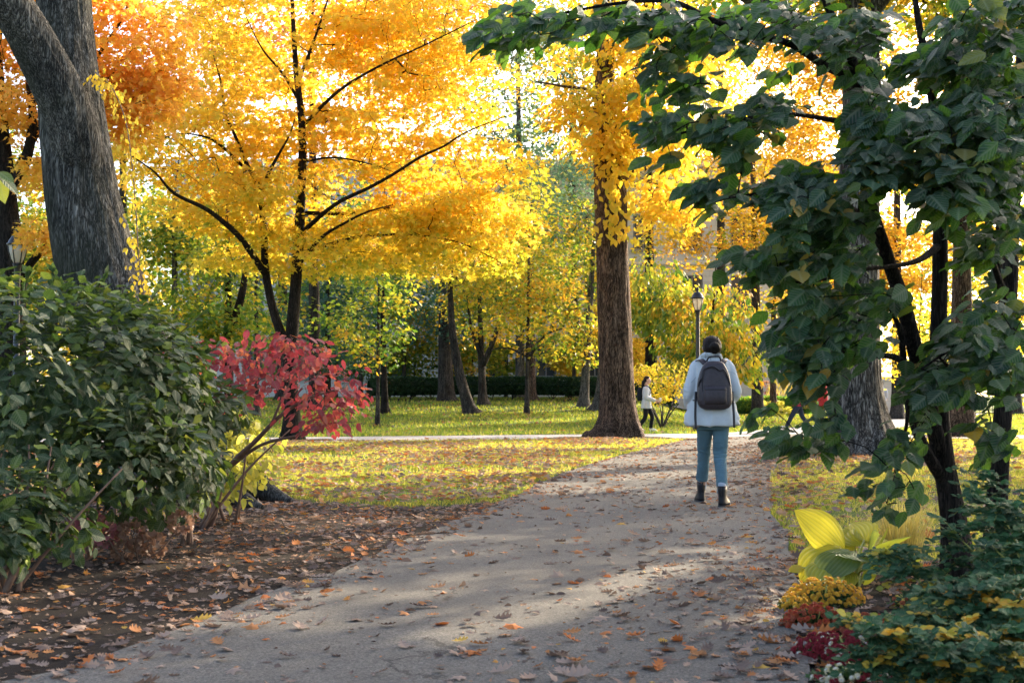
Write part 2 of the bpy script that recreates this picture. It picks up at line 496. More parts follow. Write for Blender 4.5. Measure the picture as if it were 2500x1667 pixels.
def put_leaves(mb, kind, pos, along, normal, size, tint, mi=0, width=1.0):
    pos = np.atleast_2d(pos)
    n = len(pos)
    if kind == 'ovate' and n > 5:
        w3 = R.integers(0, 3, n)
        for q, kk in enumerate(('ovate_a', 'ovate_b', 'ovate_c')):
            z = w3 == q
            put_leaves(mb, kk, pos[z], np.broadcast_to(along, (n, 3))[z], np.broadcast_to(normal, (n, 3))[z], np.broadcast_to(size, (n,))[z], np.broadcast_to(tint, (n,))[z], mi, width * (1, .88, 1.1)[q])
        return
    if n == 0:
        return
    T, Fs, UV = TPL[kind]
    a = unit(along)
    nn = unit(normal - a * np.sum(normal * a, -1, keepdims=True))
    sd = np.cross(a, nn)
    size = np.broadcast_to(np.asarray(size, float), (n,))
    V = pos[:, None] + size[:, None, None] * (T[None, :, 0:1] * width * sd[:, None] + T[None, :, 1:2] * a[:, None] + T[None, :, 2:3] * nn[:, None])
    k = len(T)
    off = np.arange(n)[:, None, None] * k
    faces = [(f[None] + off).reshape(-1, f.shape[1]) for f in Fs]
    tint = np.repeat(np.broadcast_to(np.asarray(tint, float), (n,)), k)
    mb.add(V.reshape(-1, 3), faces, tint, None if UV is None else np.tile(UV, (n, 1)), mi)

def rdir(n):
    return unit(R.normal(size=(n, 3)))

def blob_points(blobs, gap=0.0, freq=0.45, shell=0.35):
    """Spray centres spread through ellipsoids (centre, radii, count), with noise-shaped gaps."""
    out = []
    for c, r, n in blobs:
        c, r = np.asarray(c, float), np.asarray(r, float)
        got = np.zeros((0, 3))
        while len(got) < n:
            d = rdir(n * 3) * ((shell ** 3 + (1 - shell ** 3) * R.random((n * 3, 1))) ** (1 / 3))
            d *= 1 + 0.35 * (vnoise(d * 2.1 + c) - .5)[:, None]
            p = c + d * r
            keep = fbm(p * freq + 31.7, 2) > gap
            got = np.vstack([got, p[keep]])
        out.append(got[:n])
    return np.vstack(out)

def grow(seeds, targets, step=0.45, lift=0.12, up_pen=0.8, rtip=0.004, expo=2.3):
    """Branches: seeds are polylines (x, y, z, r); every target is joined to the nearest wood already there.
    Returns a list of (points, radii) for the new wood."""
    pos, par, fixed = [], [], []
    for s in seeds:
        for i, q in enumerate(s):
            par.append(-1 if i == 0 else len(pos) - 1)
            pos.append(q[:3]); fixed.append(q[3])
    nseed = len(pos)
    pos, par = list(map(np.asarray, pos)), list(par)
    A = np.zeros((nseed + 30 * len(targets) + 50, 3))
    A[:nseed] = pos
    n = nseed
    base = np.array(pos)
    dmin = np.array([np.min(np.linalg.norm(base - t, axis=1)) for t in targets]) if len(targets) else np.zeros(0)
    ends = {}
    for ti in np.argsort(dmin):
        t = targets[ti]
        d = A[:n] - t
        cost = np.linalg.norm(d, axis=1) + up_pen * np.maximum(0, d[:, 2])
        j = int(np.argmin(cost))
        p0 = A[j].copy()
        L = np.linalg.norm(t - p0)
        m = max(2, min(28, int(L / step) + 1))
        wob = R.normal(size=3) * 0.06 * L
        last = j
        for k in range(1, m + 1):
            s = k / m
            q = p0 * (1 - s) + t * s + wob * math.sin(math.pi * s)
            q[2] += lift * L * math.sin(math.pi * s)
            if n >= len(A):
                A = np.vstack([A, np.zeros((4000, 3))])
            A[n] = q
            par.append(last)
            last = n
            n += 1
        ends[last] = 1
    par = np.array(par)
    rad = np.zeros(n)
    acc = np.zeros(n)
    nch = np.zeros(n, int)
    for i in range(n - 1, -1, -1):
        r = max(acc[i], rtip ** expo) ** (1 / expo)
        rad[i] = r
        if par[i] >= 0 and i >= nseed:
            acc[par[i]] += r ** expo
    out = []
    child = [[] for _ in range(n)]
    for i in range(nseed, n):
        child[par[i]].append(i)
    stack = []
    for i in range(nseed):
        for c in child[i]:
            stack.append((i, c, fixed[i]))
    while stack:
        a, c, rl = stack.pop()
        pts, rr = [A[a]], [min(rl, rad[c] * 1.25)]
        while True:
            pts.append(A[c]); rr.append(min(rad[c], rr[-1]))
            ch = sorted(child[c], key=lambda q: -rad[q])
            for q in ch[1:]:
                stack.append((c, q, rad[c]))
            if not ch:
                break
            c = ch[0]
        out.append((np.array(pts), np.array(rr)))
    return out

def bark_trunk(mb, pts, n=64, m=14, flare=0.0, flare_h=0.5, lobes=5, amp=0.02, freq=9.0, zs=0.16, seed=0.0, mi=0):
    """Trunk as a spline (x, y, z, r) with root flare and bark furrows in the geometry."""
    s = spline(pts, m)
    p, r = s[:, :3], np.maximum(s[:, 3], 0.004)
    T, Nn, B = frames(p)
    a = np.arange(n) / n * 2 * math.pi
    h = np.concatenate([[0], np.cumsum(np.linalg.norm(np.diff(p, axis=0), axis=1))])
    dirs = np.cos(a)[None, :, None] * Nn[:, None] + np.sin(a)[None, :, None] * B[:, None]
    rr = r[:, None] * np.ones(n)[None]
    if flare:
        lob = .6 + .55 * np.maximum(0, np.cos(lobes * a + seed)) + .35 * np.cos(2 * a + seed * 2)
        rr = rr * (1 + flare * np.exp(-(h / flare_h) ** 1.2)[:, None] * lob[None])
    q = dirs * r[:, None, None]
    samp = np.concatenate([q[..., 0:1] * freq, q[..., 1:2] * freq, (np.ones(n)[None] * h[:, None])[..., None] * freq * zs], -1).reshape(-1, 3) + seed * 7
    if amp:
        warp = (vnoise(samp * .6 + 5) - .5)[:, None] * 1.2
        rg = 1 - np.abs(2 * vnoise(samp + warp) - 1)
        big = vnoise(samp * .25 + 9) - .5
        rr = rr + (amp * (rg - .5) * 1.6 + amp * 1.6 * big).reshape(rr.shape) * np.minimum(1, r / max(r[0], 1e-3))[:, None]
    V = p[:, None] + dirs * rr[..., None]
    mb.add(V.reshape(-1, 3), ringfaces(len(p), n), mi=mi)

def spray_leaves(mb, kind, centres, per, rh, rv, size, tint, njit=0.7, droop=0.35, flat=True, gaprays=None, tj=0.18, mi=0, width=1.0):
    n = len(centres) * per
    c = np.repeat(centres, per, 0)
    ph = R.random(n) * 2 * math.pi
    rr = np.sqrt(R.random(n)) * rh
    off = np.stack([np.cos(ph) * rr, np.sin(ph) * rr, R.normal(size=n) * rv - .25 * rr], -1)
    pos = c + off
    al = np.stack([np.cos(ph), np.sin(ph), np.full(n, -droop)], -1) + R.normal(size=(n, 3)) * .45
    nm = np.array([0, 0, 1.0]) + R.normal(size=(n, 3)) * njit
    tt = np.repeat(np.broadcast_to(np.asarray(tint, float), (len(centres),)), per) + R.normal(size=n) * tj
    sz = size * (0.45 + 1.0 * R.random(n))
    if gaprays is not None:
        keep = np.ones(n, bool)
        for o, rad in gaprays:
            d = pos - o
            s = d @ SUN
            far = np.linalg.norm(d - s[:, None] * SUN, axis=1)
            keep &= ~((far < rad) & (s > 0.15))
        pos, al, nm, tt, sz = pos[keep], al[keep], nm[keep], tt[keep], sz[keep]
    put_leaves(mb, kind, pos, al, nm, sz, np.clip(tt, 0, 1), mi, width)

GAPS = []          # lines towards the sun that stay open (sun flecks)

def tree(name, label, cat, trunk, limbs, blobs, leaf, bark, kind='diamond', per=22, rh=.5, rv=.12, size=.16, tint=.5, tvar=.25,
         gap=.36, njit=.8, droop=.35, nseg=24, flare=.5, flare_h=.45, amp=.012, lobes=5, seed=0., group=None, lift=.12, step=.5, freq=.45, bfreq=9.0, up_pen=.8, rtip=.005, gaps=True, tintfn=None, extra=None):
    t0 = np.asarray(trunk, float)
    th = thing(name, label, cat, t0[0, :3] + [0, 0, max(0, 0)], group)
    wood, crown = MB(), MB()
    bark_trunk(wood, trunk, nseg, 10, flare, flare_h, lobes, amp, bfreq, .16, seed)
    seeds = [spline(trunk, 4)]
    for l in limbs:
        s = spline(l, 5)
        seeds.append(s)
        tube(wood, s[:, :3], s[:, 3], 8)
    # only wood above the first third of the trunk carries branches
    zlo = t0[0, 2] + .3 * (t0[-1, 2] - t0[0, 2])
    seeds[0] = np.array([q for q in seeds[0] if q[2] > min(zlo, t0[0, 2] + 2.2)])
    cs = blob_points(blobs, gap, freq)
    for p, r in grow(seeds, cs, step, lift, up_pen, rtip):
        sp = spline(np.column_stack([p, r]), 2) if len(p) > 2 else np.column_stack([p, r])
        tube(wood, sp[:, :3], np.maximum(sp[:, 3], .003), 5 if r[0] > .02 else 3, False)
    wood.build('trunk', M[bark], th)
    tn = np.clip(tint + tvar * R.normal(size=len(cs)), 0, 1) if tintfn is None else tintfn(cs)
    spray_leaves(crown, kind, cs, per, rh, rv, size, tn, njit, droop, gaprays=GAPS if gaps else None)
    if extra is not None:
        extra(crown)
    crown.build('crown', M[leaf], th, smooth=False)
    return th

# ------------------------------------------------------------------ the ground
def inpoly(p, poly):
    x, y = p[:, 0], p[:, 1]
    poly = np.asarray(poly)
    c = np.zeros(len(p), bool)
    j = len(poly) - 1
    for i in range(len(poly)):
        xi, yi, xj, yj = *poly[i], *poly[j]
        if yi != yj:
            c ^= ((yi > y) != (yj > y)) & (x < (xj - xi) * (y - yi) / (yj - yi) + xi)
        j = i
    return c

def groundmat():
    m, nt, bs, out = newmat('lawn')
    co = coords(nt)
    big, fine = noise(nt, 0.35, 4, co), noise(nt, 22, 6, co, 0.75)
    a = ramp(nt, fine, [(0.3, (0.035, 0.05, 0.012)), (0.5, (0.08, 0.13, 0.022)), (0.72, (0.17, 0.21, 0.035))])
    b = ramp(nt, fine, [(0.3, (0.06, 0.04, 0.02)), (0.55, (0.16, 0.14, 0.035)), (0.75, (0.3, 0.2, 0.05))])
    c = mixc(nt, ramp(nt, big, [(0.45, (0, 0, 0)), (0.7, (0.7, 0.7, 0.7))]), a, b)
    nt.links.new(c, bs.inputs['Base Color'])
    bs.inputs['Roughness'].default_value = 0.9
    bs.inputs['Specular IOR Level'].default_value = 0.1
    bump(nt, bs, fine, 0.8, 0.05)
    return m

def mulchmat():
    m, nt, bs, out = newmat('mulch')
    co = coords(nt)
    f, g = noise(nt, 45, 6, co, 0.8), noise(nt, 2, 3, co)
    a = ramp(nt, f, [(0.35, (0.008, 0.006, 0.005)), (0.55, (0.032, 0.022, 0.016)), (0.75, (0.09, 0.06, 0.04))])
    c = mixc(nt, g, a, (0.02, 0.014, 0.01))
    nt.links.new(c, bs.inputs['Base Color'])
    bs.inputs['Roughness'].default_value = 0.9
    bs.inputs['Specular IOR Level'].default_value = 0.15
    bump(nt, bs, f, 1.0, 0.05)
    return m

def pathmat(name, base):
    m, nt, bs, out = newmat(name)
    co = coords(nt)
    f, s, g = noise(nt, 260, 4, co, 0.8), noise(nt, 90, 5, co, 0.7), noise(nt, 0.9, 5, co, 0.6)
    b = np.array(base)
    vo = N_(nt, 'ShaderNodeTexVoronoi', Scale=130.0)
    nt.links.new(co, vo.inputs['Vector'])
    sp = N_(nt, 'ShaderNodeSeparateColor')
    nt.links.new(vo.outputs['Color'], sp.inputs[0])
    mix = math_(nt, 'ADD', math_(nt, 'MULTIPLY', sp.outputs[0], 0.55), math_(nt, 'MULTIPLY', f, 0.45))
    a = ramp(nt, mix, [(0.15, tuple(b * .35)), (0.5, tuple(b)), (0.85, tuple(b * 1.9))])
    c = mixc(nt, math_(nt, 'MULTIPLY', ramp(nt, g, [(0.35, (0, 0, 0)), (0.75, (1, 1, 1))]), 0.45), a, tuple(b * .6))
    nt.links.new(c, bs.inputs['Base Color'])
    bs.inputs['Roughness'].default_value = 0.85
    bs.inputs['Specular IOR Level'].default_value = 0.25
    wr = N_(nt, 'ShaderNodeTexNoise', Scale=1.6, Detail=6, Roughness=0.7)
    nt.links.new(co, wr.inputs['Vector'])
    wv = nt.nodes.new('ShaderNodeMix'); wv.data_type = 'VECTOR'; wv.inputs[0].default_value = .45
    nt.links.new(co, wv.inputs[4]); nt.links.new(wr.outputs['Color'], wv.inputs[5])
    ck = N_(nt, 'ShaderNodeTexVoronoi', feature='DISTANCE_TO_EDGE', Scale=.55)
    nt.links.new(wv.outputs[1], ck.inputs['Vector'])
    crack = math_(nt, 'MULTIPLY', math_(nt, 'LESS_THAN', ck.outputs['Distance'], .004), math_(nt, 'GREATER_THAN', noise(nt, .6, 3, co), .52))
    stain = ramp(nt, noise(nt, 4.5, 6, co, 0.7), [(.5, (0, 0, 0)), (.68, (1, 1, 1))])
    c = mixc(nt, math_(nt, 'MULTIPLY', stain, .28), c, tuple(b * .45))
    c = mixc(nt, math_(nt, 'MULTIPLY', crack, .75), c, tuple(b * .2))
    nt.links.new(c, bs.inputs['Base Color'])
    bump(nt, bs, math_(nt, 'ADD', mix, s), 0.55, 0.008)
    return m

xs = np.unique(np.concatenate([np.linspace(-30, 30, 121), np.linspace(-900, -30, 12), np.linspace(30, 900, 12)]))
ys = np.unique(np.concatenate([np.linspace(-4, 110, 191), np.linspace(-60, -4, 5), np.linspace(110, 1200, 10)]))
X, Y = np.meshgrid(xs, ys)
Z = gz(X, Y) + np.where((Y > 15) & (Y < 32), .02 * (vnoise(np.stack([X.ravel() * .5, Y.ravel() * .5, X.ravel() * 0], -1)).reshape(X.shape) - .5), 0)
g = MB()
nx = len(xs)
i, j = np.meshgrid(np.arange(len(ys) - 1), np.arange(nx - 1), indexing='ij')
a = (i * nx + j).ravel()
g.add(np.stack([X, Y, Z], -1).reshape(-1, 3), np.stack([a, a + 1, a + nx + 1, a + nx], -1))
tag(g.build('ground', groundmat()), kind='structure')

def strip(name, left, right, mat, lift, cols=6, rows=60, wob=0.04):
    def res(q):
        q = spline(q, 12)
        h = np.concatenate([[0], np.cumsum(np.linalg.norm(np.diff(q, axis=0), axis=1))])
        t = np.linspace(0, h[-1], rows)
        return np.stack([np.interp(t, h, q[:, k]) for k in range(2)], -1)
    L, Rr = res(left), res(right)
    L[:, 0] += wob * (vnoise(np.column_stack([L * 1.7, L[:, 0] * 0])) - .5) * 2
    Rr[:, 0] += wob * (vnoise(np.column_stack([Rr * 1.7, L[:, 0] * 0 + 5])) - .5) * 2
    t = np.linspace(0, 1, cols)[None, :, None]
    V = L[:, None] * (1 - t) + Rr[:, None] * t
    Zs = gz(V[..., 0], V[..., 1]) + lift
    V = np.concatenate([V, Zs[..., None]], -1).reshape(-1, 3)
    i, j = np.meshgrid(np.arange(rows - 1), np.arange(cols - 1), indexing='ij')
    a = (i * cols + j).ravel()
    mb = MB()
    mb.add(V, np.stack([a, a + 1, a + cols + 1, a + cols], -1))
    tag(mb.build(name, mat), kind='structure')
    return np.vstack([L, Rr[::-1]])

LE = np.array([(-4.3, 2.2), (-3.0, 3.9)] + [tuple(G(*q)) for q in ((55, 1662), (238, 1616), (425, 1539), (672, 1450), (893, 1365), (1063, 1292), (1233, 1222), (1382, 1153), (1573, 1097), (1690, 1071))])
RE = np.array([(0.4, 2.2), (0.75, 3.9)] + [tuple(G(*q)) for q in ((1950, 1658), (1950, 1500), (1945, 1414), (1915, 1318), (1885, 1238), (1885, 1170), (1913, 1105), (1966, 1066), (1990, 1058))])
ASPH = pathmat('asphalt', (0.114, 0.106, 0.092))
PATH = strip('path', LE, RE, ASPH, .016, 8, 90, .05)
CONC = pathmat('concrete', (0.36, 0.35, 0.34))
SIDE = strip('side_path', [(-40, 28.5), (-12, 31.4), (-4.3, 33.3), (2, 35.5), (8, 36.4), (14, 35.6), (40, 32)], [(-40, 32.5), (-12, 35.2), (-4.6, 37.2), (2, 39.5), (8, 40.2), (14, 38.6), (40, 35)], CONC, .012, 6, 80)
FAR = strip('far_path', [(5.5, 39.5), (8.2, 45), (12, 54), (17, 70), (21, 84)], [(9.6, 39.5), (12.4, 46), (16.5, 55), (22.5, 70), (28, 84)], CONC, .020, 5, 40)
strip('road', [(9, 84), (60, 86)], [(9, 92), (60, 94)], CONC, .024, 4, 20, 0)
MUL = mulchmat()
BEDL = np.vstack([[(-12, 2.2)], LE[:9] + [.25, 0], [(-.98, 13.9), (-2.4, 15.0), (-6, 16.6), (-12, 17)]])
BEDR = np.vstack([RE[:6] - [.3, 0], [(2.1, 9.2), (3.2, 9.6), (5, 9.6), (9, 10), (9, 2.2)]])

def patch(name, poly, lift, mat):
    poly = np.asarray(poly, float)
    x0, y0 = poly.min(0); x1, y1 = poly.max(0)
    st = max(x1 - x0, y1 - y0) / 70
    xs, ys = np.arange(x0, x1 + st, st), np.arange(y0, y1 + st, st)
    X, Y = np.meshgrid(xs, ys)
    c = np.stack([X[:-1, :-1] + st / 2, Y[:-1, :-1] + st / 2], -1).reshape(-1, 2)
    wv = (vnoise(np.column_stack([c * 2.2, c[:, 0] * 0])) - .5)[:, None] * .4
    k = inpoly(c + wv, poly)
    i, j = np.meshgrid(np.arange(len(ys) - 1), np.arange(len(xs) - 1), indexing='ij')
    a = (i * len(xs) + j).ravel()[k]
    Z = gz(X, Y) + lift + .004 * vnoise(np.stack([X.ravel() * 6, Y.ravel() * 6, X.ravel() * 0], -1)).reshape(X.shape)
    mb = MB()
    n = len(xs)
    mb.add(np.stack([X, Y, Z], -1).reshape(-1, 3), np.stack([a, a + 1, a + n + 1, a + n], -1))
    return tag(mb.build(name, mat), kind='structure')

patch('mulch_bed', BEDL, .006, MUL)
patch('mulch_bed', BEDR, .006, MUL)

def disc(c, r, sy=1.0):
    a = np.arange(24) / 24 * 2 * math.pi
    rr = r * (1 + .12 * np.cos(3 * a + c[0]) + .08 * np.cos(5 * a + c[1]))
    return np.stack([c[0] + rr * np.cos(a), c[1] + rr * np.sin(a) * sy], -1)

# ------------------------------------------------------------------ grass and fallen leaves
def scatter(n, x0, x1, y0, y1):
    return np.stack([R.uniform(x0, x1, n), R.uniform(y0, y1, n)], -1)

def inview(p, m=0.14):
    return np.abs(p[:, 0]) < p[:, 1] * (0.36 + m) + .15

HARD = [PATH, SIDE, FAR, BEDL, BEDR]
def free(p):
    k = np.ones(len(p), bool)
    for q in HARD:
        k &= ~inpoly(p, q)
    return k

def blades(mb, p, h, w, lean=.5, tint=0.4, tj=.25):
    n = len(p)
    a = R.random(n) * 2 * math.pi
    hh = h * (.5 + R.random(n))
    base = np.column_stack([p, gz(p[:, 0], p[:, 1])])
    sd = np.stack([np.cos(a), np.sin(a), 0 * a], -1) * w / 2
    tip = np.stack([R.normal(size=n) * lean, R.normal(size=n) * lean, np.ones(n)], -1)
    tip = unit(tip) * hh[:, None]
    V = np.stack([base - sd, base + sd, base + tip * .55 + sd * .7 + [0, 0, .0], base + tip + [0, 0, 0]], 1).reshape(-1, 3)
    o = np.arange(n)[:, None] * 4
    mb.add(V, [np.concatenate([o + [0, 1, 2], o + [0, 2, 3]])], np.clip(np.repeat(tint + tj * R.normal(size=n), 4), 0, 1))

gr = MB()
for n, y0, y1, h, w in ((170000, 9, 20, .055, .009), (240000, 18, 35, .065, .016), (110000, 36, 60, .09, .035), (70000, 56, 90, .11, .06)):
    p = scatter(n, -y1 * .52, y1 * .52, y0, y1)
    p = p[inview(p) & free(p)]
    tuft = vnoise(np.column_stack([p * 1.6, p[:, 0] * 0 + 3])) + .25 * R.random(len(p))
    p = p[tuft > np.where(p[:, 1] < 36, .42, .34)]
    far = p[:, 1] > 36
    blades(gr, p, h, w, .55, np.where(far, .38, .66) + .3 * (vnoise(np.column_stack([p * .5, p[:, 0] * 0])) - .5))
tag(gr.build('grass', M['grass_blade'], None, False), 'short green and yellowing grass of the park lawns', 'grass', kind='stuff')

LV = []         # fallen leaves: x, y, z, size, tint
def litter(n, poly_or_fn, x0, x1, y0, y1, zoff, smin=.07, smax=.14, dens=None, view=True, tb=None):
    p = scatter(n, x0, x1, y0, y1)
    k = inpoly(p, poly_or_fn) if not callable(poly_or_fn) else poly_or_fn(p)
    if view: k &= inview(p, .05)
    p = p[k]
    if dens is not None:
        p = p[R.random(len(p)) < dens(p)]
    t = R.beta(1.6, 2.0, len(p)) if tb is None else R.beta(*tb, len(p))
    LV.append(np.column_stack([p, gz(p[:, 0], p[:, 1]) + zoff, R.uniform(smin, smax, len(p)), t]))

def edge_d(p):
    """Distance from the path's two edges in metres (inside positive)."""
    xl, xr = np.interp(p[:, 1], LE[:, 1], LE[:, 0]), np.interp(p[:, 1], RE[:, 1], RE[:, 0])
    return p[:, 0] - xl, xr - p[:, 0]

def path_dens(p):
    a, b = edge_d(p)
    cl = vnoise(np.column_stack([p * 1.1, p[:, 0] * 0 + 8]))
    d = .11 + .55 * np.exp(-np.maximum(a, 0) / .22) + .8 * np.exp(-np.maximum(b, 0) / .55) + .45 * np.exp(-np.maximum(b, 0) / .9) * sm(11, 7, p[:, 1]) + .25 * (p[:, 1] > 15) * sm(.4, .7, cl)
    return np.clip(d * (.3 + 1.4 * cl), 0, 1)
litter(30000, PATH, -3.5, 9, 3.8, 37, .022, .05, .12, path_dens, tb=(1.5, 1.8))
litter(64000, PATH, -3.5, 9, 3.8, 37, .020, .015, .055, path_dens, tb=(1.5, 1.8))
litter(34000, BEDL, -9, 1, 4.5, 17, .012, .015, .06, lambda p: np.full(len(p), .8))
litter(8000, BEDR, .8, 6, 4.0, 10, .012, .015, .06, lambda p: np.full(len(p), .7))
litter(12000, BEDL, -9, 1, 4.5, 17, .014, .04, .115, lambda p: np.clip(.10 + 1.0 * np.exp(-np.maximum(0, np.interp(p[:, 1], LE[:, 1], LE[:, 0]) - p[:, 0]) / .7) + .8 * sm(8, 12.5, p[:, 1]), 0, 1))
litter(6000, BEDR, .8, 6, 4.0, 10, .014, .06, .14, lambda p: np.full(len(p), .5))
litter(64000, lambda p: free(p) & (p[:, 0] < np.interp(p[:, 1], LE[:, 1], LE[:, 0])), -12, 6, 13.5, 35, .062, .05, .12, lambda p: np.clip(.85 * np.exp(-np.abs(p[:, 1] - 14.5) / 2.2) + .5 * sm(.42, .62, vnoise(np.column_stack([p * .55, p[:, 0] * 0]))) + .12, 0, 1), tb=(2.2, 1.6))
litter(30000, lambda p: free(p) & (p[:, 0] > np.interp(p[:, 1], RE[:, 1], RE[:, 0])), 1.8, 14, 9, 36, .058, .05, .13, lambda p: np.clip(1.0 * np.exp(-np.maximum(0, p[:, 0] - np.interp(p[:, 1], RE[:, 1], RE[:, 0])) / .5) + 1.2 * np.exp(-((p[:, 0] - 6.2) ** 2 + (p[:, 1] - 25) ** 2) / 7) + .15, 0, 1), tb=(2.0, 1.8))
litter(14000, lambda p: free(p), -25, 30, 40, 82, .07, .08, .16, lambda p: .5 * sm(.45, .7, vnoise(np.column_stack([p * .25, p[:, 0] * 0]))) + .08, tb=(2.4, 1.4))
LV = np.vstack(LV)
LV = LV[np.argsort(np.hypot(LV[:, 0], LV[:, 1]))]
vis = np.where((LV[:, 3] > .06) & (np.abs(LV[:, 0]) < .36 * LV[:, 1]) & (LV[:, 1] > 5.45) & (LV[:, 0] < 1.75))[0]
near = vis[:300]
rest = np.setdiff1d(np.arange(len(LV)), near)
def leaf_axes(n, tilt=.35):
    a = R.random(n) * 2 * math.pi
    al = np.stack([np.cos(a), np.sin(a), R.normal(size=n) * .12], -1)
    nm = np.array([0, 0, 1.0]) + R.normal(size=(n, 3)) * tilt
    return al, nm
lt = MB()
L_ = LV[rest]
al, nm = leaf_axes(len(L_), .4)
half = np.arange(len(L_)) % 4
for k, kind, wd in ((0, 'oak', 1.3), (1, 'maple', 1.0), (2, 'oak', 1.0), (3, 'oval', 1.1)):
    q = half == k
    put_leaves(lt, kind, L_[q, :3], al[q], nm[q], L_[q, 3] * (.75 if k == 3 else 1.0), L_[q, 4], width=wd)
tag(lt.build('leaf_litter', M['fallen_leaf'], None, False), 'brown and orange fallen leaves strewn over path, mulch and lawn', 'leaf litter', kind='stuff')
# the leaves that show largest lie there one by one
KIND = [('dull brown', .22), ('tan', .5), ('rusty orange', .74), ('dark red', .87), ('yellow', .97)]
variants = []
for c, t in KIND:
    row = []
    for s in range(3):
        mb = MB()
        put_leaves(mb, ('oak', 'maple', 'oak')[s], np.array([[0, -.5, 0.0]]), np.array([[0, 1.0, 0]]), np.array([[.15 * s, 0, 1.0]]), 1.0, t, width=(1.25, 1.0, .95)[s])
        row.append(mb.mesh('fallen_leaf', M['fallen_leaf'], False))
    variants.append(row)
for q in near:
    x, y, z, s, t = LV[q]
    ki = int(np.argmin([abs(t * 1.05 - k[1]) for k in KIND]))
    a, b = edge_d(np.array([[x, y]]))
    on = 'the grey asphalt path' if a[0] > 0 and b[0] > 0 else 'the dark mulch beside the path'
    o = link('fallen_leaf', variants[ki][R.integers(3)])
    o.location = (x, y, z + .004)
    o.rotation_euler = (R.normal() * .18, R.normal() * .22, R.random() * 6.28)
    o.scale = (s, s, s * R.uniform(.6, 1.3))
    tag(o, f'{KIND[ki][0]} fallen leaf, dry and curled, lying on {on}', 'leaf', 'fallen leaves close to the camera')

# ------------------------------------------------------------------ the great trees
def Q(u, v, d, r=None):
    k = 2500 / 2352
    p = P(u * k, v * k, d)
    return tuple(p) if r is None else (*p, r)
def B(u, v, d, ru, rv, n, rd=None):
    """A leafy mass centred where a photograph point lies at depth d; half-sizes in metres follow from d."""
    s = d / FPX
    return (P(u, v, d), (ru * s, rd if rd else max(ru, rv) * s * .8, rv * s), n)
def pl(rows):
    return [(*P(u, v, d), r) for u, v, d, r in rows]

# sun flecks that reach the bed beside the path, the lawn and the maple
for q in ((2.05, 8.5, .5), (2.35, 8.5, .45), (2.0, 8.2, .3), (2.55, 8.9, .45)):
    GAPS.append((np.array(q), .22))
for q, r in (((-2.2, 9.2, 0), .3), ((-1.5, 9.6, 0), .25), ((-2.9, 9.8, 0), .25), ((-1.2, 10.6, 0), .3), ((-3.4, 11, 0), .3), ((-1.9, 12.6, 0), .35), ((-.9, 12.4, 0), .3), ((-2.8, 7.6, 0), .2), ((-.1, 6.6, 0), .24), ((.3, 7.4, 0), .26), ((.7, 8.2, 0), .26), ((1.05, 9.0, 0), .26), ((1.35, 9.8, 0), .2), ((1.65, 7.5, .35), .22), ((1.5, 6.8, .3), .14), ((-1.5, 12.1, 0), .3), ((-2.0, 11.2, 0.0), .25), ((-3.0, 16.8, 0), .5), ((-1.2, 17.8, 0), .6), ((.6, 20.0, 0), .55), ((-3.4, 19.5, 0), .6), ((1.6, 24.5, 0), .8), ((-1.6, 22, 0), .7), ((-4.5, 24.5, 0), .8), ((-1, 28, 0), .9), ((2.2, 29, 0), .9), ((3.6, 31, 0), 1.2), ((5, 35, 0), 1.4), ((-5, 30, 0), .8), ((-1.5, 19.5, 0), .5), ((-2.6, 25, 0), .8), ((.2, 23.5, 0), .6)):
    GAPS.append((np.array(q, float), r))

for yb_, n_ in ((16.6, 9), (19.4, 9), (23.0, 10), (28.5, 10)):
    for k in range(n_):
        GAPS.append((np.array([-5.0 + .85 * k * (yb_ / 19), yb_ + .3 * math.sin(k * 2.1), 0]), .48))

# grey trunk in the dark shrub
gx = P(470, 1215, 15.1)
t = thing('grey_tree', 'huge grey leaning trunk that forks above the dark shrub, with rough bark', 'tree', (gx[0], 15.1, 0))
w = MB()
main = pl([(440, 1222, 15.1, .52), (365, 1000, 15.1, .48), (280, 790, 15.1, .45), (234, 640, 15.1, .415), (200, 480, 15.1, .375), (172, 250, 15.15, .33), (158, 60, 15.25, .29), (150, -150, 15.4, .27), (130, -500, 15.7, .22)])
bark_trunk(w, main, 220, 60, .95, .5, 5, .020, 17, .13, 1.3)
limb = pl([(215, 480, 15.2, .18), (200, 400, 15.0, .25), (162, 265, 14.8, .25), (102, 140, 14.6, .235), (48, 45, 14.4, .215), (-10, -50, 14.2, .2), (-120, -280, 13.8, .17), (-260, -600, 13.2, .12)])
bark_trunk(w, limb, 150, 44, 0, 1, 5, .016, 17, .13, 2.1)
for pts in ([(440, 1150, 14.9, .22), (520, 1188, 14.4, .16), (590, 1215, 14.0, .08), (640, 1240, 13.7, .03)], [(470, 1160, 15.2, .25), (580, 1165, 15.0, .20), (660, 1205, 14.8, .10), (720, 1228, 14.6, .03)]):
    bark_trunk(w, pl(pts), 40, 10, 0, 1, 5, .012, 11, .2, 4.0)
cs = blob_points([((-6.5, 15, 9.5), (4, 4, 2.2), 70), ((-4, 17, 11), (4, 4, 2.5), 70)], .3)
for p_, r_ in grow([spline(main[-3:], 4), spline(limb[-3:], 4)], cs, .6):
    tube(w, p_, r_, 5, False)
w.build('trunk', M['grey_bark'], t)
cr = MB()
spray_leaves(cr, 'diamond', cs, 26, .7, .2, .17, R.random(len(cs)), gaprays=GAPS)
cr.build('crown', M['olive_leaf'], t, False)

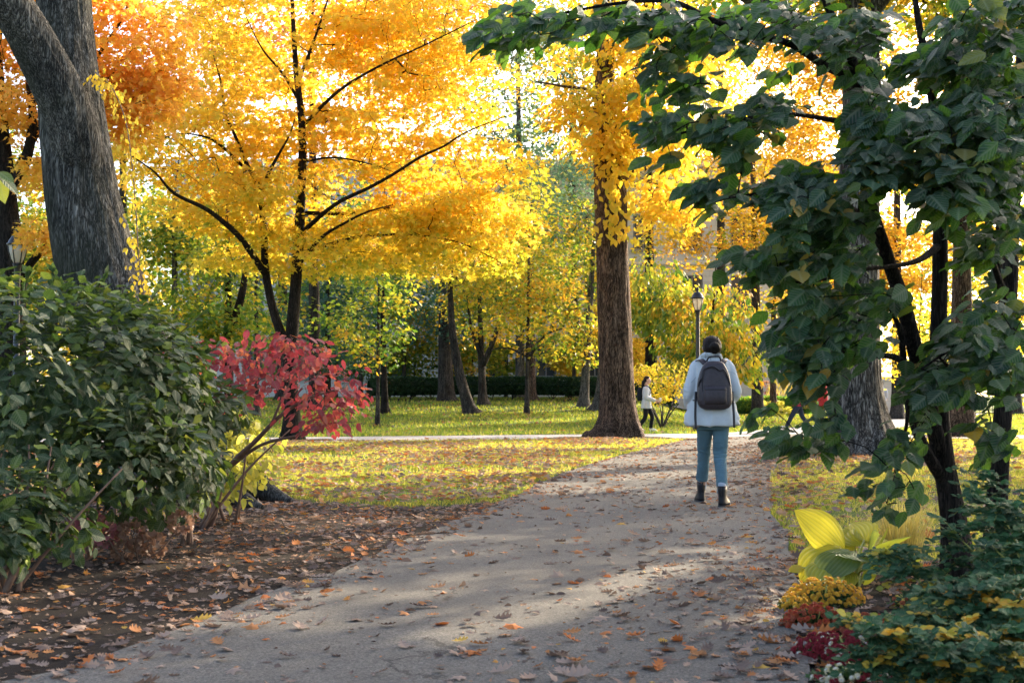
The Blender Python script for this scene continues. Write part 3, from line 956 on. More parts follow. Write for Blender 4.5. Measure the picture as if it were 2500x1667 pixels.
# the yellow maple
MT = pl([(712, 1078, 34.7, .25), (712, 1000, 34.7, .22), (708, 900, 34.7, .20), (714, 800, 34.7, .18), (726, 640, 34.7, .15), (735, 480, 34.7, .13), (738, 320, 34.8, .11), (722, 160, 34.9, .08), (712, -20, 35.0, .05), (705, -180, 35.1, .025)])
ML = [pl(q) for q in (
    [(700, 850, 34.7, .17), (668, 760, 34.6, .15), (648, 660, 34.5, .13), (644, 560, 34.4, .11), (630, 455, 34.3, .09), (604, 404, 34.2, .07), (574, 332, 34.1, .055), (549, 276, 34.0, .045), (540, 204, 33.9, .035), (519, 128, 33.8, .02)],
    [(648, 670, 34.5, .12), (595, 591, 33.6, .10), (553, 549, 33.0, .085), (502, 510, 32.4, .07), (425, 472, 31.6, .05), (378, 421, 31.0, .03), (320, 380, 30.6, .015)],
    [(636, 475, 34.3, .07), (655, 425, 34.0, .06), (680, 378, 33.8, .045), (706, 332, 33.6, .03), (720, 290, 33.5, .015)],
    [(604, 417, 34.2, .055), (531, 349, 33.6, .045), (489, 332, 33.2, .03), (442, 327, 33.0, .02), (390, 340, 32.8, .01)],
    [(718, 660, 34.7, .08), (782, 583, 34.2, .06), (834, 549, 33.8, .05), (893, 519, 33.4, .035), (960, 500, 33.0, .015)],
    [(734, 570, 34.7, .09), (817, 500, 34.0, .07), (900, 459, 33.4, .06), (961, 425, 33.0, .05), (1026, 384, 32.6, .045), (1084, 357, 32.2, .035), (1138, 323, 31.9, .025), (1223, 289, 31.5, .015), (1308, 258, 31.2, .008)],
    [(738, 395, 34.8, .05), (817, 385, 34.2, .035), (900, 400, 33.6, .02), (960, 420, 33.2, .01)],
    [(736, 310, 34.8, .075), (830, 220, 34.2, .055), (934, 158, 33.7, .04), (1019, 119, 33.3, .03), (1104, 78, 33.0, .02), (1180, 40, 32.8, .01)],
    [(728, 200, 34.9, .06), (770, 90, 34.8, .045), (800, 0, 34.6, .03), (830, -100, 34.5, .015)],
    [(732, 250, 34.9, .06), (690, 180, 34.9, .045), (640, 120, 34.8, .03), (600, 40, 34.7, .015)],
    [(735, 520, 34.7, .08), (870, 520, 35.6, .06), (1000, 500, 36.0, .045), (1117, 510, 36.2, .03), (1205, 545, 36.3, .015)],
    [(728, 620, 34.7, .07), (900, 575, 35.0, .05), (1090, 584, 34.8, .03), (1213, 634, 34.5, .015)],
    [(738, 430, 34.8, .06), (800, 480, 37, .04), (860, 500, 38.5, .02)],
)]
ML = [[(*q[:3], q[3] * .72) for q in l] for l in ML]
MT = [(*q[:3], q[3] * .88) for q in MT]
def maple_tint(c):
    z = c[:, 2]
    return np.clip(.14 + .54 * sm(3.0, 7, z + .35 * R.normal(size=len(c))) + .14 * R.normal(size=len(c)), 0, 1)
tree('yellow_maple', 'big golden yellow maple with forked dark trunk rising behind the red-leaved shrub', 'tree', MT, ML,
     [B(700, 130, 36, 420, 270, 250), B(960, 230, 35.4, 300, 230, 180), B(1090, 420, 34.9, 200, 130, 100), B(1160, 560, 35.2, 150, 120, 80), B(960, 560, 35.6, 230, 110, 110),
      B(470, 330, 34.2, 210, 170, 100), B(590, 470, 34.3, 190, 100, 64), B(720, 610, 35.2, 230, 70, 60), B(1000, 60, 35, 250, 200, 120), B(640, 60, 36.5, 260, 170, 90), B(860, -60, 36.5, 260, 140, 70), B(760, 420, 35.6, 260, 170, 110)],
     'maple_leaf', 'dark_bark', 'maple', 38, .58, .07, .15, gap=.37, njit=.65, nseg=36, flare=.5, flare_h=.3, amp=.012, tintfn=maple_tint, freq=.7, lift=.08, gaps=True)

# orange maple behind the lamp
tree('orange_maple', 'orange maple whose dark trunk stands beside the lamp post half hidden by shrub', 'tree',
     pl([(30, 1110, 28, .30), (32, 900, 28, .26), (28, 640, 28, .24), (12, 450, 28, .2), (-2, 300, 28, .17), (-10, 120, 28.1, .12), (0, -60, 28.2, .08), (0, -250, 28.3, .04)]),
     [pl(q) for q in ([(14, 480, 28, .12), (60, 400, 27.8, .11), (80, 300, 27.6, .09), (72, 210, 27.5, .07), (60, 100, 27.5, .04), (70, 0, 27.5, .02)],
                      [(34, 720, 28, .09), (70, 650, 27.6, .08), (120, 595, 27.2, .06), (160, 560, 26.8, .035), (230, 520, 26.5, .015)],
                      [(40, 420, 28, .09), (100, 310, 28.2, .07), (190, 200, 28.5, .05), (290, 60, 28.8, .03), (330, -40, 29, .015)])],
     [B(60, 180, 28, 190, 230, 110), B(270, 110, 28.8, 190, 160, 120), B(330, 250, 28.6, 130, 110, 60), B(110, -150, 28, 260, 200, 80), B(130, 430, 27.5, 120, 60, 26), B(140, 565, 27, 60, 35, 14)],
     'orange_leaf', 'dark_bark', 'maple', 34, .45, .12, .15, gap=.36, njit=.8, freq=.7, seed=2.)

# central trunk by the junction
CT = pl([(1508, 1072, 36.7, .53), (1510, 1040, 36.7, .48), (1506, 940, 36.7, .44), (1500, 780, 36.7, .43), (1494, 600, 36.7, .41), (1490, 470, 36.7, .41), (1482, 380, 36.75, .34), (1476, 250, 36.8, .27), (1480, 100, 36.9, .22), (1490, -100, 37, .17), (1500, -400, 37, .1)])
def central_extra(mb):
    n = 150
    t = R.random(n)
    p = np.stack([1505 + 22 * R.normal(size=n), 400 + 190 * t], -1)
    pos = np.array([P(u, v, 36.15 - .1 * R.random()) for u, v in p])
    put_leaves(mb, 'oval', pos, np.stack([R.normal(size=n) * .5, R.normal(size=n) * .3, -np.ones(n)], -1), np.stack([R.normal(size=n) * .5, -np.ones(n), R.random(n)], -1), .17 + .07 * R.random(n), np.clip(.6 + .2 * R.normal(size=n), 0, 1))
tree('tall_gold_tree', 'tall brown-barked trunk by the path junction with drooping pale gold leaves', 'tree', CT,
     [pl(q) for q in ([(1505, 440, 36.7, .33), (1535, 380, 36.8, .30), (1550, 300, 36.9, .24), (1570, 150, 37.1, .18), (1590, -50, 37.3, .12)],
                      [(1478, 300, 36.8, .12), (1440, 225, 36, .05), (1380, 212, 35, .035), (1310, 200, 34, .02)],
                      [(1552, 280, 36.9, .1), (1640, 170, 36, .06), (1740, 80, 35, .04)],
                      [(1478, 240, 36.8, .06), (1445, 270, 36, .035), (1410, 320, 35.5, .015)])],
     [B(1480, 270, 36, 150, 90, 60), B(1650, 230, 36.5, 210, 230, 130), B(1430, 60, 36.5, 190, 130, 50), B(1500, -150, 37, 350, 200, 100), B(1640, 480, 37.5, 110, 90, 50), B(1490, 360, 35.9, 70, 60, 22)],
     'gold_leaf', 'brown_bark', 'oval', 26, .5, .16, .19, gap=.37, njit=.9, droop=.7, nseg=120, flare=.55, flare_h=.35, amp=.022, seed=3.1, freq=.6, extra=central_extra, tvar=.2, tint=.6, bfreq=13)

# ridged trunk behind the dogwood
tree('ridge_barked_tree', 'massive pale trunk with deep bark ridges standing behind the dark dogwood leaves', 'tree',
     pl([(2100, 1116, 25.8, .55), (2098, 1060, 25.8, .48), (2092, 900, 25.8, .42), (2094, 600, 25.8, .38), (2105, 300, 25.8, .35), (2100, 60, 25.9, .30), (2080, -200, 26, .25), (2080, -700, 26, .14)]),
     [pl(q) for q in ([(2104, 240, 25.8, .22), (2020, 110, 25.2, .20), (1900, 40, 24.4, .17), (1780, -40, 23.6, .12), (1600, -160, 23, .07)],
                      [(2100, 60, 25.8, .2), (2240, -120, 25.6, .15), (2420, -320, 25.2, .1)])],
     [B(2150, -330, 26, 520, 260, 170), B(2260, -40, 27, 260, 120, 60), B(1930, -60, 25.5, 200, 100, 40), B(1750, -260, 24, 300, 180, 80), B(2560, -200, 27, 330, 330, 110), B(2450, -550, 28, 500, 300, 100)],
     'olive_leaf', 'ridge_bark', 'oval', 26, .6, .2, .17, gap=.40, nseg=120, flare=.75, flare_h=.5, amp=.03, seed=.7, lobes=6, bfreq=9)

# ------------------------------------------------------------------ trees across the lawn and beyond
def gbase(u, v, d):
    p = P(u, v, d)
    p[2] = gz(p[0], p[1]) - .03
    return p
def simple(label, u, d, rpx, top, crown, leaf, bark='mid_bark', bend=0.0, name='lawn_tree', kind='diamond', size=.2, per=26, rh=.6, cat='tree', limbs=(), group='trees on and beyond the lawn', **kw):
    b = gbase(u, HZ, d)
    s = d / FPX
    tp = P(*top, d + .2)
    r = rpx * s
    tr = [(b[0], b[1], b[2], r * 1.12)] + [tuple(b * (1 - f) + tp * f + np.array([bend * math.sin(math.pi * f), 0, 0])) + (r * (1 - .62 * f),) for f in (.06, .3, .6, .85, 1)]
    tr.append((tr[-1][0] + .2, tr[-1][1] + .2, tr[-1][2] + 2.5, r * .08))
    return tree(name, label, cat, tr, [pl(q) for q in limbs], crown, leaf, bark, kind, per, rh, .2, size, nseg=20, flare=kw.pop('flare', .6), flare_h=.3, amp=.015, group=group, gap=kw.pop('gap', .37), **kw)

simple('young tree with pencil-thin trunk and olive leaves close to the side path', 922, 48, 5.5, (925, 640), [B(900, 770, 48, 110, 130, 62), B(930, 660, 48, 90, 90, 30)], 'olive_leaf', size=.17, rh=.45, flare=.3, tint=.4)
simple('dark straight trunk directly behind the pencil-thin young tree', 940, 58, 9, (930, 560), [B(930, 600, 58, 170, 90, 80), B(850, 560, 60, 130, 120, 60)], 'green_leaf', 'dark_bark')
simple('dark curving trunk leaning across the open lawn, with golden crown', 1150, 58, 15, (1100, 690), [B(1090, 590, 58, 190, 120, 110), B(1180, 500, 58, 170, 130, 90)], 'maple_leaf', 'mid_bark', bend=-.25, tint=.25)
simple('forked grey trunk in front of the hedge with low yellow branches', 1179, 70, 11, (1170, 700), [B(1190, 760, 70, 130, 90, 80), B(1200, 640, 70, 160, 100, 90)], 'olive_leaf', 'mid_bark', tint=.6, limbs=([(1180, 890, 70, .16), (1205, 830, 69.6, .12), (1225, 760, 69.2, .08), (1240, 690, 69, .04)], [(1178, 880, 70, .12), (1150, 800, 70, .08), (1140, 720, 70, .04)]))
simple('stout double trunk up against the dark hedge', 1090, 76, 21, (1080, 620), [B(1060, 640, 76, 190, 140, 110), B(1080, 790, 76, 90, 50, 26)], 'teal_leaf', 'mid_bark', flare=.3)
simple('slim straight trunk with sparse yellow side branches on open lawn', 1286, 58, 6, (1292, 560), [B(1320, 770, 58, 130, 100, 66), B(1270, 690, 58, 120, 90, 50), B(1300, 600, 58, 150, 100, 50)], 'olive_leaf', 'mid_bark', flare=.4, tint=.7, limbs=([(1288, 880, 58, .06), (1330, 820, 57.5, .045), (1380, 800, 57, .02)], [(1287, 870, 58, .05), (1240, 850, 57.6, .03), (1190, 855, 57, .012)]))
simple('reddish brown trunk seen just past the slim straight trunk', 1298, 77, 11, (1296, 560), [B(1330, 560, 77, 200, 140, 120)], 'olive_leaf', 'brown_bark')
simple('pale grey leaning trunk between hedge and tall brown trunk', 1424, 66, 12, (1452, 560), [B(1380, 620, 66, 130, 150, 120), B(1420, 800, 66, 80, 90, 40)], 'olive_leaf', 'grey_bark', tint=.6)
simple('grey trunk with wide flared foot tucked behind the tall brown trunk', 1462, 62, 14, (1500, 600), [B(1370, 470, 64, 170, 130, 90)], 'blue_green_leaf', 'grey_bark', flare=1.2)
simple('straight brown trunk on the sunny grass past the lamp post', 1850, 71, 15, (1838, 380), [B(1850, 420, 71, 240, 170, 190), B(1740, 560, 69, 190, 110, 120), B(1950, 600, 72, 150, 150, 100), B(1900, 200, 71, 260, 160, 150)], 'amber_leaf', 'mid_bark', tint=.5, per=34)
simple('thin trunk rising out of pale broad-leaved plants by the building', 1887, 75, 9, (1890, 560), [B(1900, 690, 75, 120, 90, 50), B(1920, 780, 75, 70, 60, 20)], 'amber_leaf', 'brown_bark', tint=.3)
simple('broad brown trunk beyond the dogwood stems, near the iron fence', 2345, 38, 33, (2350, 300), [B(2380, 250, 38, 330, 250, 140), B(2450, 600, 39, 160, 130, 40)], 'olive_leaf', 'brown_bark', flare=.5, size=.18, tint=.65)
simple('narrow grey trunk at the edge of the grass beyond the dogwood', 2440, 35, 9, (2445, 500), [B(2500, 480, 35.5, 140, 200, 40)], 'olive_leaf', 'mid_bark', flare=.3, size=.18)
simple('little sapling beside the far path with yellow leaves', 2250, 54, 5, (2245, 800), [B(2240, 800, 54, 100, 90, 44), B(2200, 880, 54, 60, 40, 14)], 'gold_leaf', 'dark_bark', size=.17, flare=.2)
simple('weeping tree with long yellow-green sprays behind the lamp post', 1735, 54, 10, (1740, 770), [B(1680, 790, 54, 170, 100, 110), B(1610, 740, 54, 110, 120, 60), B(1780, 860, 54, 90, 70, 34), B(1690, 900, 54, 140, 40, 30)], 'olive_leaf', 'dark_bark', droop=1.6, kind='oval', size=.23, tint=.55, tvar=.3)
simple('dark evergreen with layered boughs behind the young tree', 800, 66, 9, (800, 640), [B(800, 740, 66, 100, 100, 90), B(830, 850, 66, 120, 60, 60)], 'teal_leaf', 'dark_bark')
simple('twin dark trunks in green and yellow shade behind the maple', 560, 50, 13, (555, 520), [B(520, 740, 50, 130, 130, 110), B(600, 640, 50, 120, 90, 60)], 'olive_leaf', 'dark_bark', tint=.35, limbs=([(566, 800, 50, .16), (590, 720, 49.8, .13), (600, 640, 49.6, .1), (585, 540, 49.4, .06)],))
simple('slender trunk between the twin dark trunks and the maple', 627, 56, 7, (625, 560), [B(640, 700, 57, 140, 130, 80), B(560, 560, 58, 150, 120, 60)], 'olive_leaf', 'mid_bark', tint=.4)
simple('greenish tree visible just past the huge grey trunk', 430, 52, 12, (425, 500), [B(420, 640, 52, 120, 140, 120), B(470, 540, 52, 110, 100, 60)], 'olive_leaf', 'grey_bark', tint=.45)
simple('yellow-green tree in the gap between lamp and huge grey trunk', 140, 48, 9, (130, 520), [B(110, 620, 48, 120, 130, 120), B(60, 480, 48, 120, 120, 60)], 'olive_leaf', 'mid_bark', tint=.6)
simple('red-orange maple top glowing above and behind the golden maple', 770, 62, 16, (760, 60), [B(770, 40, 62, 300, 200, 190), B(520, 80, 62, 240, 190, 140), B(1000, -20, 62, 220, 150, 110)], 'red_orange_leaf', 'mid_bark', size=.22)
simple('bluish green tree with bare grey twigs high over the lawn', 1270, 84, 12, (1265, 120), [B(1270, 190, 84, 200, 200, 190), B(1330, 400, 84, 170, 140, 110), B(1180, 20, 86, 260, 160, 130)], 'blue_green_leaf', 'grey_bark', size=.24)
simple('tall yellow tree towering by the building corner', 1590, 80, 16, (1580, 200), [B(1580, 330, 80, 220, 190, 160), B(1600, 480, 80, 110, 70, 30), B(1500, 100, 80, 250, 180, 120)], 'amber_leaf', 'dark_bark', tint=.3, size=.24)
simple('bright yellow tree in full sun behind the ridged trunk', 2190, 64, 15, (2190, 300), [B(2060, 330, 64, 210, 150, 140), B(2230, 620, 64, 180, 150, 130), B(2080, 640, 64, 130, 130, 90), B(2400, 420, 64, 170, 140, 90), B(2150, 130, 64, 240, 130, 110), B(2420, 150, 64, 200, 170, 130), B(1980, 60, 66, 200, 150, 110), B(2250, -40, 66, 240, 120, 90)], 'amber_leaf', 'mid_bark', tint=.75, size=.22, per=34)
simple('yellow tree standing beyond the iron fence near the road', 2480, 80, 14, (2470, 480), [B(2440, 760, 80, 150, 120, 80), B(2330, 880, 80, 130, 60, 40), B(2300, 640, 80, 190, 170, 110), B(2480, 520, 80, 180, 170, 90)], 'gold_leaf', 'mid_bark', size=.24)
simple('tall green and gold tree filling the gap above the weeping tree', 1400, 92, 14, (1395, 100), [B(1420, 250, 92, 230, 200, 140), B(1300, 600, 92, 200, 160, 110), B(1120, 200, 92, 260, 240, 170), B(1350, -20, 92, 260, 150, 110)], 'olive_leaf', 'mid_bark', size=.27, tint=.45)
simple('tall green tree deep behind the huge grey trunk', 300, 70, 16, (300, 250), [B(300, 420, 70, 280, 240, 200), B(500, 420, 72, 200, 200, 110), B(160, 750, 68, 200, 120, 80)], 'olive_leaf', 'mid_bark', size=.24, tint=.45)
simple('full green tree deep behind the golden maple', 690, 78, 15, (690, 350), [B(700, 500, 78, 250, 200, 170), B(880, 700, 80, 190, 120, 100), B(600, 800, 72, 200, 90, 80)], 'green_leaf', 'mid_bark', size=.25, tint=.5)
simple('tall yellow tree whose top closes the view above the weeping tree', 1760, 88, 14, (1760, 150), [B(1800, 180, 88, 280, 200, 190), B(1950, 470, 88, 170, 120, 80), B(1650, 40, 88, 220, 150, 130), B(1900, -20, 88, 240, 140, 110)], 'amber_leaf', 'mid_bark', size=.26, tint=.7, per=34)

for k_, (u_, d_, lbl, lf, tn) in enumerate(((985, 86, 'low yellow-green tree behind the hedge beside the stout double trunk', 'olive_leaf', .6), (1130, 88, 'low green and gold tree behind the hedge past the leaning dark trunk', 'olive_leaf', .6), (1400, 86, 'low green tree behind the hedge near the pale leaning trunk', 'olive_leaf', .35), (1520, 82, 'low yellow tree hidden behind the tall brown trunk', 'gold_leaf', .6), (880, 84, 'low dark green tree behind the pencil-thin young tree', 'green_leaf', .5), (760, 88, 'low bright green tree deep in the shade behind the red-leaved shrub', 'olive_leaf', .4))):
    simple(lbl, u_, d_, 6, (u_ + 4, 760), [B(u_, 800, d_, 95, 90, 70), B(u_ + 30, 700, d_, 110, 80, 50)], lf, tint=tn, size=.26, per=30)

for k_, (u_, d_, lbl, lf, tn) in enumerate(((905, 87, 'dark green bush behind the hedge, near the pencil-thin young tree', 'olive_leaf', .35), (1010, 88, 'green bush behind the hedge by the stout double trunk', 'olive_leaf', .3), (1150, 86, 'yellow-green bush behind the hedge near the forked grey trunk', 'olive_leaf', .6), (1235, 89, 'dark bush behind the hedge left of the slim straight trunk', 'olive_leaf', .45), (1420, 88, 'golden bush behind the hedge near the pale leaning trunk', 'gold_leaf', .5), (820, 86, 'dark bush at the shaded end of the hedge', 'olive_leaf', .25), (700, 84, 'green bush seen through the red-leaved shrub', 'green_leaf', .4), (1560, 84, 'yellow bush between tall brown trunk and lamp post', 'gold_leaf', .6))):
    simple(lbl, u_, d_, 4, (u_ + 4, 860), [B(u_, 872, d_, 70, 50, 46)], lf, tint=tn, size=.24, per=34, name='garden_bush', cat='bush', group='bushes behind the hedge')
# unseen trees added to shade the foreground, up the slope of the sun, out of the picture on the right
for k, (x, y, z, r) in enumerate(((12.6, 24.5, 8.5, 3.8), (16.5, 18.5, 7.5, 4), (20, 27, 10, 4.5), (9.8, 15.0, 6.5, 2.7), (18, 36, 11, 4.2))):
    tree('unseen_shade_tree', ('broad unseen olive tree added to shade the path', 'round unseen olive tree added to shade the path', 'tall unseen olive tree added to shade the path', 'low unseen olive tree added to shade the path', 'far unseen olive tree added to shade the path')[k], 'tree',
         [(x, y, 0, .35), (x + .1, y, 2, .3), (x, y, z, .18), (x, y, z + r * .6, .08)], [], [((x, y, z), (r, r, r * .8), 150)], 'olive_leaf', 'mid_bark', 'diamond', 40, .8, .3, .26, gap=.2, group='unseen trees added to shade the path')

# the wood that closes the view, too far to tell its trees apart
wd = MB()
for leaf_i, n in ((0, 34000),):
    c = blob_points([((x, 122 + 5 * math.sin(x), 9 + 4 * math.sin(x * .37)), (8, 5, 9), 330) for x in range(-48, 56, 8)], .36, .16)
    spray_leaves(wd, 'diamond', c, 14, 1.1, .6, .5, .5 + .25 * np.sin(c[:, 0] * .3) + .1 * R.normal(size=len(c)), .9)
tag(wd.build('distant_wood', M['olive_leaf'], None, False), 'far-off mass of green and yellow trees behind the building', 'wood', kind='stuff')

# ------------------------------------------------------------------ dark shrub, red shrub and their neighbours
def shell_leaves(mb, blobs, size, tintfn, kind='ovate', droop=.5, topflat=True, inner=.25):
    """Leaves over the outside of overlapping mounds, hanging outward; a share sits inside."""
    for c, r, n in blobs:
        c, r = np.asarray(c, float), np.asarray(r, float)
        d = rdir(n)
        d[:, 2] = np.where(d[:, 2] < -.6, -d[:, 2], d[:, 2])
        lump = 1 + .30 * (fbm(d * 2.6 + c * 3, 2) - .5)
        dep = np.where(R.random(n) < inner, R.uniform(.45, .9, n), R.uniform(.88, 1.06, n))
        p = c + d * r * (lump * dep)[:, None]
        ok = p[:, 2] > .12
        p, d = p[ok], d[ok]
        out = unit(d / r)
        k = len(p)
        a = R.random(k) * 6.283
        tang = unit(np.cross(out, [0, 0, 1.0]) + 1e-3)
        dn = np.cross(tang, out)
        dn = np.where(dn[:, 2:3] > 0, -dn, dn)
        al = dn * droop + out * .45 + tang * R.normal(size=(k, 1)) * .8 + R.normal(size=(k, 3)) * .3
        nm = out * .9 + np.array([0, 0, .75]) + R.normal(size=(k, 3)) * .38
        put_leaves(mb, kind, p, al, nm, size * R.uniform(.6, 1.3, k), np.clip(tintfn(p), 0, 1))

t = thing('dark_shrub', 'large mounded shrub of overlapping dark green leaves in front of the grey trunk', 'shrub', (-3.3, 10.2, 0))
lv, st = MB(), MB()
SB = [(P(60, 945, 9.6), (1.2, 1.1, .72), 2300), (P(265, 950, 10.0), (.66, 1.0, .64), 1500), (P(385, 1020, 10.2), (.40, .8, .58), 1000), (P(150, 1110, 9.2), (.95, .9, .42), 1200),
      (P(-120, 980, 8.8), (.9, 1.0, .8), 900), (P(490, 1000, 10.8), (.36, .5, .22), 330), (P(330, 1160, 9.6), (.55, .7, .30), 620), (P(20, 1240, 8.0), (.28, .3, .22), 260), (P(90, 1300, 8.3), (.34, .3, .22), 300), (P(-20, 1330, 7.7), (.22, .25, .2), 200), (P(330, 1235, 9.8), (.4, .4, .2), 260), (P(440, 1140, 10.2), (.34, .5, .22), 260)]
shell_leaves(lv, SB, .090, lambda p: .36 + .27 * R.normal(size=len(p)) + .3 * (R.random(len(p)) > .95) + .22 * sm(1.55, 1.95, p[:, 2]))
# pale upright shoots along the top
for u, v in ((40, 690), (75, 670), (15, 705), (180, 705), (262, 690), (300, 720), (395, 740), (420, 735), (350, 725), (120, 715)):
    v += 32
    b = P(u, v + 25, 9.7); tp = P(u + R.normal() * 6, v - 8, 9.7)
    st = MB(); tube(st, [b, tp], [.006, .004], 5); st.build('shoot', M['stem_green'], t)
    for q in range(5):
        z = R.random()
        d = unit(np.array([R.normal(), R.normal(), .4]))
        put_leaves(lv, 'ovate', b * (1 - z) + tp * z, d[None], (np.array([0, 0, 1]) + .4 * R.normal(size=3))[None], .075, .97)
for u, v, d, du, dv in ((480, 880, 10.2, 60, -40), (520, 980, 10.5, 60, -10), (540, 1040, 10.6, 50, 12), (500, 1110, 10.4, 55, 25), (430, 820, 10.0, 60, -50), (350, 760, 9.9, 40, -55), (230, 720, 9.8, 30, -50), (150, 710, 9.6, -20, -45), (480, 1180, 10.2, 45, 40), (300, 1210, 9.6, 10, 60), (120, 1190, 9.0, -10, 60), (90, 860, 8.7, 40, 30), (260, 1000, 9.2, 50, 20), (200, 900, 9.0, 60, -10), (60, 720, 9.4, 10, -50), (400, 940, 9.6, 60, 10)):
    st = MB()
    q = spline([P(u - du * .6, v - dv * .4, d + .15), P(u, v, d), P(u + du, v + dv, d - .05)], 5)
    tube(st, q, np.linspace(.006, .002, len(q)), 5)
    st.build('shoot', M['twig'], t)
    for k in range(3, len(q)):
        for sg in (-1, 1):
            dr = unit(q[k] - q[k - 1]) + np.array([0, 0, sg * .5]) + R.normal(size=3) * .35
            put_leaves(lv, 'ovate', q[k][None], dr[None], (np.array([0, -.3, 1]) + R.normal(size=3) * .4)[None], R.uniform(.05, .085), np.clip(.5 + .3 * R.normal(), 0, 1))
for u, v, d, n in ((13, 1441, 8.0, 6), (25, 1445, 8.1, 4), (290, 1330, 10.3, 5), (205, 1370, 9.3, 5), (470, 1330, 10.4, 4), (120, 1300, 11, 6), (380, 1290, 11.2, 5), (500, 1290, 11.6, 4)):
    b = np.array([*G(u, v), 0.0])
    st = MB()
    for k in range(n):
        tp = b + [R.normal() * .25, abs(R.normal()) * .3 + .25, R.uniform(.55, .95)]
        mid = (b + tp) / 2 + R.normal(size=3) * .07
        tube(st, spline([b + R.normal(size=3) * [.04, .04, 0], mid, tp], 5), np.linspace(R.uniform(.010, .02), .005, 11), 6)
    st.build('stem', M['twig'], t)
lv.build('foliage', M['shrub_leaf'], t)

t = thing('red_shrub', 'small shrub with crimson leaves on arching bare stems beside the lawn', 'shrub', (*G(512, 1284), 0))
lv, st = MB(), MB()
RS = [pl(q) for q in ([(510, 1288, 11.9, .032), (530, 1220, 11.8, .028), (560, 1140, 11.7, .024), (625, 1075, 11.6, .02), (690, 1010, 11.5, .016), (760, 970, 11.4, .010), (830, 950, 11.3, .005)],
                      [(560, 1140, 11.7, .018), (640, 1085, 11.6, .014), (740, 1060, 11.4, .010), (790, 1035, 11.3, .006), (870, 1030, 11.2, .003)],
                      [(500, 1285, 12.0, .022), (512, 1200, 12.1, .018), (500, 1120, 12.1, .014), (520, 1000, 12, .008)],
                      [(575, 1275, 11.8, .013), (590, 1190, 11.7, .010), (600, 1110, 11.6, .006)],
                      [(660, 1040, 11.5, .012), (700, 950, 11.5, .008), (740, 880, 11.5, .005)],
                      [(548, 1270, 11.9, .016), (520, 1200, 11.9, .012), (480, 1130, 11.9, .007)])]
for s in RS:
    q = spline(s, 6)
    tube(st, q[:, :3], q[:, 3], 7)
cs = blob_points([(P(690, 885, 11.5), (.48, .55, .23), 42), (P(785, 940, 11.4), (.32, .4, .28), 30), (P(550, 915, 11.6), (.45, .5, .20), 44), (P(850, 960, 11.3), (.09, .15, .2), 14), (P(690, 830, 11.5), (.10, .1, .07), 10), (P(500, 860, 11.6), (.18, .3, .1), 14), (P(800, 1020, 11.3), (.2, .2, .08), 14)], .25, 2.0, .2)
for p_, r_ in grow([spline(s, 5) for s in RS], cs, .12, .1, .3, .0022):
    tube(st, p_, r_, 4, False)
spray_leaves(lv, 'ovate', cs, 6, .17, .06, .070, np.clip(.45 + .25 * R.normal(size=len(cs)), 0, 1), .55, .7)
lv.build('foliage', M['red_leaf'], t); st.build('stem', M['twig'], t)

t = thing('pale_shrub', 'low shrub with sunlit lemon leaves under the red-leaved shrub', 'shrub', (*G(600, 1270), 0))
lv, st = MB(), MB()
b = np.array([*G(585, 1268), 0])
cs = blob_points([(P(600, 1120, 12.6), (.36, .35, .26), 44), (P(560, 1050, 12.8), (.3, .3, .2), 30), (P(540, 1200, 12.2), (.2, .3, .13), 14)], .2, 2.0, .2)
sd = [np.array([(*b, .012), (*(b + [0, .1, .3]), .009), (*(b + [.03, .3, .55]), .006)])]
tube(st, sd[0][:, :3], sd[0][:, 3], 6)
for p_, r_ in grow(sd, cs, .12, .1, .3, .002):
    tube(st, p_, r_, 4, False)
spray_leaves(lv, 'ovate', cs, 8, .1, .04, .08, np.clip(.6 + .3 * R.normal(size=len(cs)), 0, 1), .6, .7)
lv.build('foliage', M['lime_leaf'], t); st.build('stem', M['twig'], t)

t = thing('stand_in_vine', 'made-up yellow vine standing in for a blurred streak beside the huge grey trunk', 'vine', P(330, 740, 13.2))  # made-up vine in place of a blurred orange streak
lv, st = MB(), MB()
path_ = spline([P(352, 735, 13.5), P(340, 640, 13.4), P(332, 520, 13.6), P(322, 400, 13.9), P(305, 290, 14.3), P(270, 210, 14.7), P(230, 190, 15.0)], 12)
tube(st, path_, .006, 5)
q = path_[R.integers(0, len(path_), 330)] + R.normal(size=(330, 3)) * [.06, .06, .05]
put_leaves(lv, 'oval', q, np.stack([R.normal(size=330) * .4, R.normal(size=330) * .4, -np.ones(330)], -1), np.stack([R.normal(size=330), -np.ones(330), R.random(330)], -1), R.uniform(.035, .075, 330), R.uniform(.5, 1, 330))
lv.build('foliage', M['gold_leaf'], t); st.build('stem', M['twig'], t)

t = thing('stand_in_flower_plant', 'made-up faded pink and tan flower heads standing in for a blur under the dark shrub', 'plant', (*G(320, 1375), 0))  # invented plant filling in for a blurred pinkish patch
petal = leafmat('faded_petal', [(0, (0.24, 0.14, 0.09)), (.6, (0.34, 0.2, 0.13)), (1, (0.5, 0.16, 0.2))], .35)
st = MB()
b0 = np.array([*G(320, 1375), 0])
for u, v, r, tt in ((215, 1278, .10, .95), (258, 1305, .085, .9), (320, 1300, .08, .35), (372, 1330, .09, .2), (440, 1275, .08, .4), (300, 1345, .07, .1), (205, 1330, .06, .7)):
    c = P(u, v, 9.35)
    m_ = MB()
    d = rdir(90)
    put_leaves(m_, 'oval', c + d * r * .75 * [1, 1, .8], d + R.normal(size=(90, 3)) * .4, R.normal(size=(90, 3)), r * .55, np.clip(tt + .15 * R.normal(size=90), 0, 1), width=1.5)
    tube(st, spline([b0 + R.normal(size=3) * [.05, .05, 0], (b0 + c) / 2 + R.normal(size=3) * .05, c], 5), .006, 5)
    m_.build('flower_head', petal, t, False)
st.build('stem', M['twig'], t)

